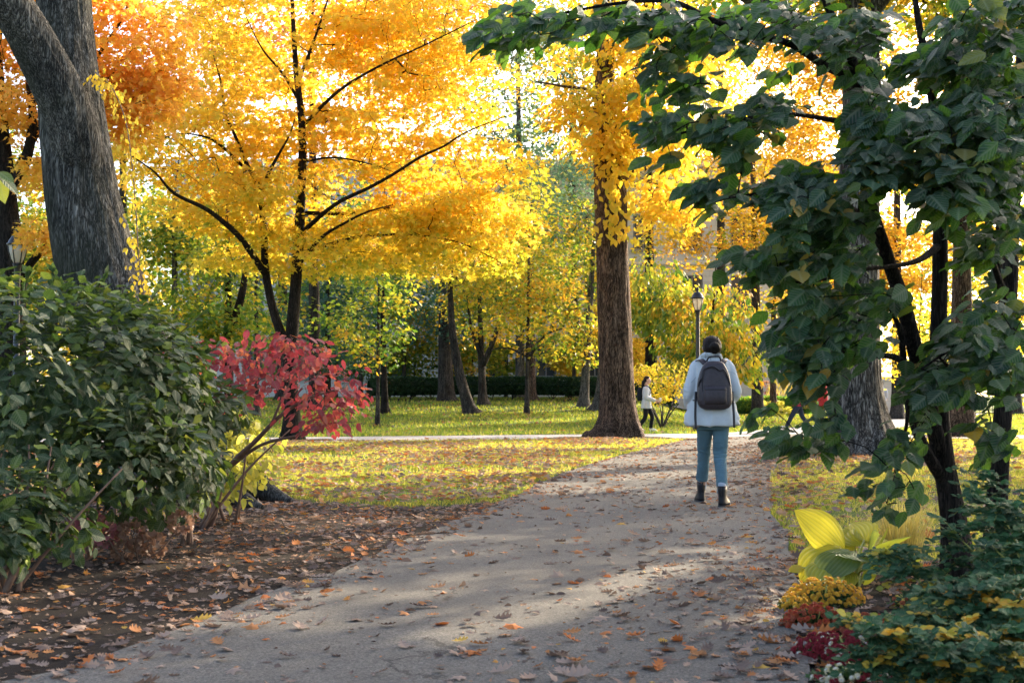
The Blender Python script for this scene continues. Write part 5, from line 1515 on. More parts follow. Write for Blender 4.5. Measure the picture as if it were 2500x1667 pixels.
for u, d, r in ((712, 34.6, .9), (1508, 36.3, 1.5), (922, 48, .8), (940, 58, .9), (1150, 58, 1.1), (1286, 58, .9), (1179, 70, 1.1), (1424, 66, 1.3), (1462, 62, 1.5), (1850, 71, 1.2), (2345, 38, 1.3), (2100, 25.3, 1.6)):
    patch('mulch_bed', disc(hx(u, d), r), .013, MUL)

# pale broad-leaved plants at the building
for k, (u, d) in enumerate(((1872, 71.5), (1905, 71.5))):
    c = np.array([*hx(u, d), 0.0])
    t = thing('broad_leaved_plant', ('clump of pale yellow-green broad leaves, the one against the straight brown trunk', 'clump of pale yellow-green broad leaves just right of the thin trunk')[k], 'plant', c, 'pale clumps under the thin trunk')
    lv = MB()
    d_ = rdir(90); d_[:, 2] = np.abs(d_[:, 2])
    put_leaves(lv, 'oval', c + d_ * [.35, .35, .55], d_ + [0, 0, -.2], np.array([0, 0, 1.0]) + .4 * R.normal(size=(90, 3)), .34, np.clip(.5 + .45 * d_[:, 2] + .1 * R.normal(size=90), 0, 1), width=1.5)
    lv.build('foliage', M['lime_leaf'], t, False)
for k, (u, v, d, nm, lb, mt, n) in enumerate(((1868, 935, 80, 'flower_border', 'pink and white flower border against the pale building wall', 'faded', 260), (1905, 945, 79, 'tall_grass_clump', 'feathery tan grass clump by the building wall', 'dry_grass', 300))):
    c = P(u, v, d)
    t = thing(nm, lb, 'plant', (c[0], c[1], 0))
    lv = MB()
    d_ = rdir(n)
    put_leaves(lv, 'diamond', np.array([c[0], c[1], .9]) + d_ * [.7, .6, .85], (d_ * .4 + [0, 0, 1]), R.normal(size=(n, 3)), .3 if k else .2, R.random(n), width=.4 if k else 1)
    lv.build('foliage', petal if not k else M['dry_grass'], t, False)

# the pale stone building
def stonemat():
    m, nt, bs, out = newmat('limestone')
    co = coords(nt)
    sw = nt.nodes.new('ShaderNodeSeparateXYZ'); nt.links.new(co, sw.inputs[0])
    cb = nt.nodes.new('ShaderNodeCombineXYZ')
    nt.links.new(math_(nt, 'ADD', sw.outputs[0], sw.outputs[1]), cb.inputs[0]); nt.links.new(sw.outputs[2], cb.inputs[1])
    br = N_(nt, 'ShaderNodeTexBrick', Scale=1.0)
    br.inputs['Color1'].default_value = (.50, .48, .43, 1); br.inputs['Color2'].default_value = (.58, .56, .50, 1); br.inputs['Mortar'].default_value = (.36, .34, .31, 1)
    br.inputs['Mortar Size'].default_value = .012; br.inputs['Brick Width'].default_value = .9; br.inputs['Row Height'].default_value = .38
    nt.links.new(cb.outputs[0], br.inputs['Vector'])
    c = mixc(nt, .3, br.outputs['Color'], ramp(nt, noise(nt, 3, 5, co), [(.3, (.4, .38, .34)), (.7, (.62, .6, .55))]))
    nt.links.new(c, bs.inputs['Base Color'])
    bs.inputs['Roughness'].default_value = .9
    bump(nt, bs, br.outputs['Fac'], -.3, .02)
    return m
M['limestone'] = stonemat()
M['trim'] = plain('limestone_trim', (.60, .58, .53), .8, .08, 6)
m, nt, bs, out = newmat('window_glass')
bs.inputs['Base Color'].default_value = (.03, .04, .05, 1); bs.inputs['Roughness'].default_value = .08
M['window_glass'] = m
bl = thing('stone_building', 'pale limestone building glimpsed between the trees beyond the hedge', 'building', (0, 96, .5))
wl = MB()
X0, X1, YF, ZB, ZT = -23.0, 24.0, 96.0, -.2, 16.5
WX = [X0 + 2.2 + 3.3 * k for k in range(14)]
ROWS = [(2.3, 4.9), (6.6, 9.2), (10.9, 13.3)]
zs = [ZB] + [q for r in ROWS for q in r] + [ZT]
for k in range(0, len(zs) - 1):
    if k % 2 == 0:
        box(wl, (X0, YF, zs[k]), (X1, YF + .5, zs[k + 1]))
    else:
        ed = [X0] + [q for x in WX for q in (x - .7, x + .7)] + [X1]
        for j in range(0, len(ed), 2):
            box(wl, (ed[j], YF, zs[k]), (ed[j + 1], YF + .5, zs[k + 1]))
box(wl, (X0, YF + .5, ZB), (X0 + .5, YF + 14, ZT)); box(wl, (X1 - .5, YF + .5, ZB), (X1, YF + 14, ZT)); box(wl, (X0 + .5, YF + 13.5, ZB), (X1 - .5, YF + 14, ZT))
wl.build('wall', M['limestone'], bl, False)
rf = MB(); box(rf, (X0 - .4, YF - .4, ZT), (X1 + .4, YF + 14.4, ZT + .5)); rf.build('roof', M['trim'], bl, False)
for z_ in (5.6, 9.9):
    c_ = MB(); box(c_, (X0 - .1, YF - .18, z_), (X1 + .1, YF - .003, z_ + .28)); c_.build('ledge', M['trim'], bl, False)
f_ = MB()
for a_ in ((-.7, -.6), (.6, .7), (-.04, .04)):
    box(f_, (a_[0], -.06, 0), (a_[1], .06, 2.6))
for a_ in ((.0, .1), (2.5, 2.6), (1.3, 1.38)):
    box(f_, (-.597, -.05, a_[0]), (.597, .05, a_[1]))
box(f_, (-.85, -.36, -.16), (.85, -.2, -.003))
fm = f_.mesh('window', plain('window_frame', (.16, .17, .18), .5, .1), False)
g_ = MB(); box(g_, (-.59, -.01, .1), (.59, .01, 2.5)); gm = g_.mesh('pane', M['window_glass'], False)
for (za, zb_) in ROWS:
    for x in WX:
        w_ = bpy.data.objects.new('window', fm); COL.objects.link(w_); w_.parent = bl
        w_.location = (x, YF + .2 - 96, za - .5)
        w_.scale = (1, 1, (zb_ - za) / 2.6)
        p_ = bpy.data.objects.new('pane', gm); COL.objects.link(p_); p_.parent = w_

# iron fence and stone pillar by the road
t = thing('iron_fence', 'black iron railing between the lawn and the road', 'fence', (*hx(2380, 74), 0))
rl, pk, po = MB(), MB(), MB()
xa, xb = hx(2330, 74)[0], hx(2640, 74)[0]
for z_ in (.15, .95):
    box(rl, (xa, 73.97, z_), (xb, 74.03, z_ + .05))
for x in np.arange(xa, xb, .22):
    box(pk, (x - .013, 73.985, .05), (x + .013, 74.015, 1.1))
for x in np.arange(xa, xb, 2.2):
    box(po, (x + .06, 73.96, 0), (x + .14, 74.04, 1.2))
rl.build('rail', M['black_paint'], t, False); pk.build('pickets', M['black_paint'], t, False); po.build('post', M['black_paint'], t, False)
pp = P(2170, HZ, 79)
t = thing('stone_pillar', 'squat pale stone gate pillar beyond the two distant walkers', 'pillar', (pp[0], 79, 0))
q = MB(); box(q, (pp[0] - .55, 78.5, 0), (pp[0] + .55, 79.5, 1.9)); q.build('shaft', M['limestone'], t, False)
q = MB(); box(q, (pp[0] - .68, 78.37, 1.9), (pp[0] + .68, 79.63, 2.12)); q.build('cap', M['trim'], t, False)

# multi-stemmed shrub beside the walking girl
b = np.array([*hx(1616, 46), 0.0])
t = thing('yellow_shrub', 'small many-stemmed shrub with yellowing leaves in front of the weeping tree', 'shrub', b)
st, lv = MB(), MB()
sd = []
for k in range(8):
    a = k / 8 * 6.283
    e = b + np.array([math.cos(a) * .55, math.sin(a) * .4, R.uniform(.7, 1.0)])
    s = np.column_stack([spline([b + [0, 0, -.02], b * .5 + e * .5 + [0, 0, .08], e], 5), np.linspace(.03, .015, 11)])
    sd.append(s); tube(st, s[:, :3], s[:, 3], 6)
cs = blob_points([(P(1610, 925, 46), (.95, .8, .75), 90)], .3, 1.0)
for p_, r_ in grow(sd, cs, .2, .1, .3, .004):
    tube(st, p_, r_, 4, False)
spray_leaves(lv, 'oval', cs, 14, .2, .08, .12, np.clip(.5 + .3 * R.normal(size=len(cs)), 0, 1), .8, .7)
lv.build('foliage', M['gold_leaf'], t, False); st.build('stem', M['dark_twig'], t)

# ------------------------------------------------------------------ people
SKIN = plain('skin', (.46, .27, .19), .5, .06, 12, spec=.4)
def cloth(name, col, scale=180, var=.2, rough=.9, bm=.25, weave=None):
    m, nt, bs, out = newmat(name)
    co = coords(nt)
    f, b = noise(nt, scale, 3, co, .7), noise(nt, 9, 5, co, .6)
    c = np.array(col)
    a = ramp(nt, math_(nt, 'ADD', math_(nt, 'MULTIPLY', f, .6), math_(nt, 'MULTIPLY', b, .4)), [(.3, tuple(c * (1 - var))), (.7, tuple(np.minimum(c * (1 + var), 1)))])
    nt.links.new(a, bs.inputs['Base Color'])
    bs.inputs['Roughness'].default_value = rough
    bs.inputs['Specular IOR Level'].default_value = .2
    bump(nt, bs, math_(nt, 'ADD', f, math_(nt, 'MULTIPLY', b, 2.0)), bm, .01)
    return m
def hairmat(name, col):
    m, nt, bs, out = newmat(name)
    f = noise(nt, 110, 3, coords(nt, (1, 1, .12)), .6, .6)
    c = np.array(col)
    nt.links.new(ramp(nt, f, [(.3, tuple(c * .5)), (.75, tuple(c * 1.7))]), bs.inputs['Base Color'])
    bs.inputs['Roughness'].default_value = .6
    bs.inputs['Specular IOR Level'].default_value = .15
    bump(nt, bs, f, .25, .004)
    return m

def limb(mb, joints, radii, n=18, m=6, mi=0, flat=1.0):
    s = spline(np.column_stack([np.asarray(joints, float), np.asarray(radii, float)]), m)
    tube(mb, s[:, :3], s[:, 3], n, True, flat, mi=mi)

def hand(mb, wrist, direction, palm_n, L=.17, curl=.5):
    """Palm, four unequal bent fingers and a thumb off the side of the palm."""
    d, nn = unit(np.asarray(direction, float)), np.asarray(palm_n, float)
    nn = unit(nn - d * (nn @ d)); sd = np.cross(d, nn)
    w = np.asarray(wrist, float)
    V = []
    for k, (f, a, b) in enumerate(((-.05, .16, .13), (.1, .2, .13), (.3, .24, .12), (.5, .25, .10))):
        ang = np.arange(12) / 12 * 6.283
        V.append(w + d * L * f + L * (a * np.cos(ang)[:, None] * sd + b * np.sin(ang)[:, None] * nn))
    mb.add(np.vstack(V), ringfaces(4, 12))
    for k, (o, ln) in enumerate(((-.19, .40), (-.065, .46), (.06, .43), (.18, .34))):
        p0 = w + d * L * .46 + sd * L * o
        p1 = p0 + (d - nn * .3 * curl) * L * ln * .5
        p2 = p1 + unit(d - nn * 1.6 * curl) * L * ln * .35
        p3 = p2 + unit(d * .6 - nn * 2.4 * curl) * L * ln * .25
        limb(mb, [p0, p1, p2, p3], np.array([.055, .05, .046, .036]) * L * 1.0, 8, 3)
    p0 = w + d * L * .15 + sd * L * .2
    limb(mb, [p0, p0 + (sd * .7 + d * .6) * L * .22, p0 + (sd * .7 + d * 1.1 - nn * .3) * L * .36], np.array([.075, .062, .045]) * L, 8, 3)

def head(mb, c, f, s=1.0):
    """Skull, jaw, nose, brow, eyes, ears; f is the flat facing direction."""
    c = np.asarray(c, float)
    f = unit(np.array([f[0], f[1], 0.0])); r = np.array([f[1], -f[0], 0.0])
    st = [(-.115, .030, .034, .045), (-.10, .045, .05, .035), (-.07, .058, .070, .020), (-.03, .068, .086, .005), (.01, .074, .095, -.004), (.05, .076, .098, -.010), (.085, .066, .085, -.012), (.108, .042, .055, -.012), (.118, .012, .018, -.012)]
    a = np.arange(24) / 24 * 6.283
    V = [c + s * (z * np.array([0, 0, 1]) + (rx * np.cos(a))[:, None] * r + (fy + ry * np.sin(a))[:, None] * f) for z, rx, ry, fy in st]
    mb.add(np.vstack(V), ringfaces(len(st), 24))
    up = np.array([0, 0, 1.0])
    limb(mb, [c + s * (f * .085 + up * .022), c + s * (f * .108 - up * .008), c + s * (f * .112 - up * .022), c + s * (f * .085 - up * .034)], np.array([.009, .012, .015, .010]) * s, 8, 3)
    limb(mb, [c + s * (f * .083 - up * .062 - r * .022), c + s * (f * .090 - up * .060), c + s * (f * .083 - up * .062 + r * .022)], np.array([.005, .008, .005]) * s, 8, 3)
    for q in (-1, 1):
        limb(mb, [c + s * (f * .082 + up * .026 + r * q * .016), c + s * (f * .084 + up * .032 + r * q * .032), c + s * (f * .070 + up * .026 + r * q * .052)], np.array([.006, .008, .005]) * s, 8, 3)
        limb(mb, [c + s * (-f * .006 + up * .022 + r * q * .074), c + s * (-f * .012 + r * q * .084), c + s * (-f * .002 - up * .028 + r * q * .074)], np.array([.012, .014, .009]) * s, 8, 3)

def eyes(par, c, f, s=1.0):
    f = unit(np.array([f[0], f[1], 0.0])); r = np.array([f[1], -f[0], 0.0])
    for q in (-1, 1):
        e = MB()
        p = np.asarray(c) + s * (f * .080 + r * q * .031 + np.array([0, 0, .012]))
        rings(e, [(p[0], p[1], p[2] + k * .006 * s, w * .011 * s, w * .011 * s) for k, w in ((-1, .2), (-.6, .8), (0, 1), (.6, .8), (1, .2))], 10)
        e.build('eye', M['eye'], par)
M['eye'] = plain('eye', (.05, .035, .03), .2, .1)
M['boot'] = plain('black_leather', (.008, .008, .010), .45, .3, 60, bmp=.1, spec=.3)
M['sole'] = plain('rubber_sole', (.02, .02, .02), .8, .2)

def shoe(name, heel, f, mat, L=.25, boot=0.0, pitch=0.0, sole=None, width=.046):
    """Shoe or ankle boot standing with its heel at a point, toes along f; pitch lifts the toes."""
    f = unit(np.array([f[0], f[1], 0.0])); r = np.array([f[1], -f[0], 0.0]); up = np.array([0, 0, 1.0])
    cp, sp = math.cos(pitch), math.sin(pitch)
    F2, U2 = f * cp + up * sp, up * cp - f * sp
    def T(x, y, z): return np.asarray(heel) + r * x + F2 * y + U2 * z
    mb = MB()
    def sec(rows, mi):
        a = np.arange(18) / 18 * 6.283
        V = []
        for y0, y1, z, w in rows:       # heel y, toe y, height, half width
            cy, ry = (y0 + y1) / 2, (y1 - y0) / 2
            cc, ss = np.cos(a), np.sin(a)
            ww = w * (1 + .12 * ss)
            V.append([T(ww[i] * np.sign(cc[i]) * abs(cc[i]) ** .85, cy + ry * np.sign(ss[i]) * abs(ss[i]) ** .75, z) for i in range(18)])
        mb.add(np.vstack(V), ringfaces(len(rows), 18), mi=mi)
    s = L / .25
    sec([(-.005, .25 * s, 0, width), (-.008, .255 * s, .012, width * 1.04), (-.006, .253 * s, .030, width * 1.02)], 1)
    top = [(0, .247 * s, .031, width * .97), (0, .24 * s, .05, width * .96), (.0, .20 * s, .075, width * .86), (.005, .13 * s, .10, width * .8)]
    if boot:
        top += [(.005, .105, .13, width * .78), (.0, .10, .13 + (boot - .13) * .5, width * .86), (-.002, .105, boot, width * .92)]
    sec(top, 0)
    return mb, [mat, sole or M['sole']]

# --- the woman on the path
WY, KX = 14.2, 14.2 / FPX
zx = lambda X: (1640 + X / 6.032 - 1250) * KX
zu = lambda Yz: CAMZ + (HZ - 790 - Yz / 6.032) * KX
zl = lambda Yz: CAMZ + (HZ - 1000 - Yz / 6.032) * KX
wp = thing('person', 'woman in pale wool coat, cropped jeans and black boots walking away up the path', 'person', (zx(603), WY, 0))
body = MB()
hc = np.array([zx(590), WY + .03, zu(358)])
head(body, hc, (0.05, 1), 1.0)
limb(body, [(zx(588), WY + .0, zu(480)), (zx(588), WY + .015, zu(420)), hc + [0, 0, -.02]], [.062, .052, .055])
rings(body, [(zx(590), WY, z, rx, ry) for z, rx, ry in ((1.47, .06, .05), (1.43, .15, .08), (1.33, .165, .10), (1.15, .14, .10), (1.02, .14, .10), (.92, .165, .115), (.82, .16, .11), (.76, .13, .10))], 24)
LS, RS_ = np.array([zx(345), WY, zu(610)]), np.array([zx(845), WY, zu(610)])
LEL, REL = np.array([zx(243), WY - .05, zu(1030)]), np.array([zx(920), WY - .05, zu(1005)])
LW, RW = np.array([zx(300), WY + .17, zu(1210)]), np.array([zx(860), WY + .18, zu(1180)])
for a_, b_, c_, sg in ((LS, LEL, LW, 1), (RS_, REL, RW, -1)):
    limb(body, [a_, (a_ + b_) / 2, b_, (b_ + c_) / 2, c_], [.05, .043, .036, .032, .026])
    hand(body, c_, (sg * .35, .75, -.35), (sg, -.4, 0), .17, .6)
hipL, hipR = np.array([zx(490), WY, .86]), np.array([zx(720), WY, .86])
kL, kR = np.array([zx(503), WY + .20, .475]), np.array([zx(702), WY - .02, .475])
aL, aR = np.array([zx(505), WY + .36, .085]), np.array([zx(640), WY - .30, .085])
for h_, k_, a_ in ((hipL, kL, aL), (hipR, kR, aR)):
    limb(body, [h_, (h_ + k_) / 2, k_, k_ * .6 + a_ * .4 + [0, -.015, 0], a_], [.074, .060, .044, .038, .030])
link('body', remeshed(body, 'body', SKIN, .0065, 2), wp)
eyes(wp, hc, (.05, 1))
hm = MB()
rings(hm, [(zx(575), WY - .055, zu(438), .075, .060), (zx(582), WY - .062, zu(410), .088, .080), (zx(586), WY - .055, zu(360), .093, .100), (zx(588), WY - .035, zu(310), .094, .108), (zx(588), WY - .01, zu(260), .088, .110), (zx(588), WY + .0, zu(215), .070, .092), (zx(588), WY + .0, zu(188), .040, .056), (zx(588), WY + .0, zu(176), .014, .02)], 28)
limb(hm, [(zx(560), WY - .13, zu(370)), (zx(600), WY - .155, zu(335)), (zx(635), WY - .13, zu(370)), (zx(605), WY - .13, zu(405)), (zx(565), WY - .13, zu(380))], [.032, .04, .038, .034, .03])
for k in range(26):
    a0 = R.uniform(-1, 1)
    limb(hm, [(zx(588 + a0 * 95), WY - .045 + .03 * R.normal(), zu(300 + 40 * R.normal())), (zx(590 + a0 * 80), WY - .12, zu(345)), (zx(595 + a0 * 30), WY - .15, zu(370))], [.004, .010, .006], 6, 4)
me = remeshed(hm, 'hair', hairmat('dark_brown_hair', (.013, .0085, .006)), .006, 1)
ho = link('hair', me, wp)
wisp = MB()
for k in range(150):
    a0 = R.uniform(-1, 1); sgn = np.sign(a0)
    p0 = np.array([zx(588 + a0 * 85), WY - .05 - .06 * R.random(), zu(250 + 170 * R.random())])
    tube(wisp, spline([p0, p0 + [a0 * .02, -.01, -.02 + .02 * R.normal()], p0 + [a0 * .034 + .012 * R.normal(), -.02 * R.random(), -.05 + .04 * R.normal()]], 4), np.linspace(.0028, .0008, 9), 3, False)
wisp.build('loose_hair', ho.data.materials[0], wp)
coat = MB()
cy = WY - .005
rings(coat, [(zx(X), cy + dy, zu(Yz), w / 2 / 6.032 * KX, ry) for X, w, Yz, ry, dy in (
    (575, 250, 445, .068, .0), (570, 285, 480, .078, 0), (570, 350, 515, .088, 0), (580, 430, 545, .098, 0), (590, 500, 580, .112, 0), (592, 540, 660, .13, -.005), (590, 545, 800, .145, -.01), (585, 570, 950, .155, -.01), (582, 640, 1100, .165, 0), (585, 720, 1250, .175, 0), (588, 790, 1370, .185, 0), (590, 810, 1450, .188, 0), (588, 790, 1498, .186, 0))], 48, 2.3)
limb(coat, [(zx(440), cy, zu(575)), (zx(362), cy, zu(640)), (zx(308), WY - .03, zu(800)), LEL, LEL * .5 + LW * .5, LW], [.056, .063, .060, .060, .056, .050], 22)
limb(coat, [(zx(745), cy, zu(575)), (zx(825), cy, zu(640)), (zx(868), WY - .03, zu(800)), REL, REL * .5 + RW * .5, RW], [.056, .063, .060, .060, .056, .050], 22)
limb(coat, [(zx(440), cy - .03, zu(490)), (zx(480), cy - .075, zu(462)), (zx(570), cy - .09, zu(452)), (zx(660), cy - .075, zu(462)), (zx(705), cy - .03, zu(490)), (zx(690), cy + .06, zu(505)), (zx(570), cy + .10, zu(520)), (zx(455), cy + .06, zu(505)), (zx(440), cy - .03, zu(490))], [.026] * 9, 10, 6)
me = remeshed(coat, 'coat', cloth('pale_wool', (.55, .57, .565), 260, .12, .95, .35), .009, 5)
V = np.zeros(len(me.vertices) * 3); me.vertices.foreach_get('co', V); V = V.reshape(-1, 3)
Nn = np.zeros(len(V) * 3); me.vertices.foreach_get('normal', Nn); Nn = Nn.reshape(-1, 3)
fold = (1 - np.abs(2 * vnoise(np.column_stack([V[:, 0] * 11, V[:, 1] * 11, V[:, 2] * 3.2])) - 1)) - .5
sl = sm(.20, .27, np.abs(V[:, 0] - zx(592)))           # sleeves crease across
crease = (1 - np.abs(2 * vnoise(np.column_stack([V[:, 0] * 7, V[:, 1] * 7, V[:, 2] * 19 + 8 * np.abs(V[:, 0])])) - 1)) - .5
hemk = sm(1.15, .8, V[:, 2])
V += Nn * ((.010 + .022 * hemk) * fold * (1 - sl) + .020 * crease * sl)[:, None]
# a straight hem that lifts a little to one side, and a vent
me.vertices.foreach_set('co', V.astype(np.float32).reshape(-1)); me.update()
link('coat', me, wp)
sm_ = MB()
seam = lambda pts: tube(sm_, spline(pts, 8), .0022, 5)
seam([(zx(800), cy - .150, zu(705)), (zx(860), cy - .128, zu(715)), (zx(915), cy - .09, zu(745))])
seam([(zx(330), cy - .135, zu(790)), (zx(300), cy - .12, zu(830)), (zx(262), cy - .1, zu(870))])
sm_.build('seam', cloth('seam_thread', (.28, .33, .36)), wp)
jn = MB()
rings(jn, [(zx(603), WY, z, rx, ry) for z, rx, ry in ((.99, .155, .11), (.90, .170, .125), (.84, .176, .13), (.79, .170, .125), (.755, .15, .11))], 36, 2.3)
def jleg(h_, k_, hem, r):
    s_ = [h_ + [0, 0, -.02], (h_ * .5 + k_ * .5), k_, k_ * .55 + hem * .45 + [0, -.01, 0], hem]
    limb(jn, s_, r, 28, 10)
hemL, hemR = np.array([zx(493), WY + .29, .245]), np.array([zx(680), WY - .235, .198])
jleg(hipL + [.0, 0, 0], kL, hemL, [.088, .075, .061, .060, .063])
jleg(hipR, kR, hemR, [.088, .077, .064, .058, .055])
me = remeshed(jn, 'jeans', cloth('blue_denim', (.095, .165, .19), 320, .4, .9, .3), .007, 3)
V = np.zeros(len(me.vertices) * 3); me.vertices.foreach_get('co', V); V = V.reshape(-1, 3)
me.vertices.foreach_get('normal', Nn := np.zeros(len(V) * 3)); Nn = Nn.reshape(-1, 3)
kn = np.exp(-((V[:, 2] - .52) / .11) ** 2)
wr = (1 - np.abs(2 * vnoise(np.column_stack([V[:, 0] * 7, V[:, 1] * 7, V[:, 2] * 42])) - 1)) - .5
V += Nn * (wr * (.002 + .009 * kn))[:, None]
me.vertices.foreach_set('co', V.astype(np.float32).reshape(-1)); me.update()
link('jeans', me, wp)
sk = MB(); limb(sk, [hemL + [0, 0, .03], aL + [0, -.02, .06]], [.046, .042], 16)
limb(sk, [hemR + [0, -.02, .03], aR + [0, .0, .06]], [.040, .036], 16)
sk.build('sock', cloth('grey_sock', (.34, .37, .4)), wp)
for hp, f_, pit in ((np.array([zx(495), WY + .27, .0]), (-.06, 1), .0), (np.array([zx(635), WY - .35, .0]), (.42, 1), .0)):
    mb, mats = shoe('boot', hp, f_, M['boot'], .26, .225 if f_[0] < 0 else .215, pit, width=.048)
    bo = mb.build('boot', mats, wp)
    tb = MB(); tube(tb, spline([hp + [0, -.004, .12], hp + [0, -.012, .16], hp + [0, -.008, .215]], 4), .008, 6, flat=.4)
    e_ = tb.build('pull_tab', M['boot'], bo)

# her backpack
bp = thing('backpack', 'dark brown backpack worn over the pale coat', 'backpack', (zx(585), WY - .2, zu(1260)))
LEA = plain('dark_brown_leather', (.040, .028, .030), .48, .3, 45, bmp=.15, spec=.4)
LEA2 = plain('black_webbing', (.016, .013, .015), .6, .2, 60)
bd = MB()
rings(bd, [(zx(X), WY - .225 + .01, zu(Yz), w / 2 / 6.032 * KX, ry) for X, w, Yz, ry in (
    (585, 150, 558, .02), (583, 210, 566, .038), (580, 275, 590, .055), (578, 340, 640, .068), (578, 410, 720, .076), (577, 460, 810, .082), (578, 492, 920, .088), (580, 508, 1040, .092), (582, 508, 1130, .092), (583, 480, 1190, .088), (584, 410, 1235, .076), (584, 300, 1260, .055), (584, 240, 1266, .03))], 44, 3.0)
me = remeshed(bd, 'pack', LEA, .006, 3)
link('pack', me, bp)
yb = WY - .30
pk = MB()
rings(pk, [(zx(578), yb + .012, zu(Yz), w / 2 / 6.032 * KX, ry) for w, Yz, ry in ((300, 922, .018), (322, 930, .030), (326, 975, .038), (322, 1080, .042), (318, 1150, .040), (300, 1178, .028), (270, 1184, .012))], 32, 3.6)
pko = pk.build('front_pocket', LEA, bp)
z_ = MB(); tube(z_, [(zx(422), yb - .018, zu(972)), (zx(500), yb - .028, zu(968)), (zx(660), yb - .028, zu(968)), (zx(732), yb - .018, zu(970))], .0045, 6); z_.build('zip', LEA2, pko)
zp = MB()
arch = [(345, 930, .03), (352, 860, .012), (385, 800, -.012), (402, 700, -.005), (450, 662, -.010), (540, 640, -.014), (600, 668, -.016), (650, 698, -.016), (690, 680, -.014), (735, 735, -.010), (775, 830, .005), (800, 920, .018)]
tube(zp, spline([(zx(X), WY - .288 + dy, zu(Yz)) for X, Yz, dy in arch], 6), .0075, 8)
zp.build('zip_flap', LEA2, bp)
pn = MB(); tube(pn, spline([(zx(X), WY - .292 + dy, zu(Yz)) for X, Yz, dy in ((395, 700, .0), (390, 850, 0), (393, 1000, .004), (400, 1150, .014), (440, 1205, .02), (584, 1212, .014), (720, 1205, .02), (765, 1150, .016), (772, 1000, .01))], 5), .004, 6); pn.build('piping', LEA2, bp)
hd = MB(); tube(hd, spline([(zx(X), WY - .19 + dy, zu(Yz)) for X, Yz, dy in ((478, 562, 0), (492, 525, -.01), (520, 500, -.012), (600, 490, -.012), (650, 492, -.012), (672, 520, -.01), (688, 560, 0))], 6), .0085, 8, flat=.6); hd.build('carry_handle', LEA2, bp)
def ribbon(mb, pts, side, w, th=.004):
    q = spline(pts, 6); sd = unit(np.asarray(side, float)) * w / 2
    T = unit(np.gradient(q, axis=0)); nn = unit(np.cross(T, sd)) * th
    V = np.stack([q - sd - nn, q + sd - nn, q + sd + nn, q - sd + nn], 1).reshape(-1, 3)
    mb.add(V, ringfaces(len(q), 4))
for sg, x0, x1 in ((-1, 455, 345), (1, 705, 800)):
    s_ = MB()
    ribbon(s_, [(zx(x0), WY - .185, zu(600)), (zx(x0 * .6 + x1 * .4), WY - .135, zu(542)), (zx(x0 * .35 + x1 * .65), WY - .05, zu(520 + 16)), (zx(x1), WY + .07, zu(575)), (zx(x1), WY + .16, zu(720)), (zx(x1), WY + .155, zu(950)), (zx(x1 + sg * 60), WY + .06, zu(1100)), (zx(x1 + sg * 10), WY - .13, zu(1120))], (1, 0, .25 * sg * -1), .055)
    s_.build('shoulder_strap', LEA, bp)
for xs_, y1 in (((312, 306, 300, 306), 1540), ((842, 850, 858, 860), 1522)):
    s_ = MB()
    ribbon(s_, [(zx(x), WY - .205 - .012 * k, zu(1000 + (y1 - 1000) * k / 3)) for k, x in enumerate(xs_)], (1, .15, 0), .024, .002)
    s_.build('hanging_strap', LEA2, bp)

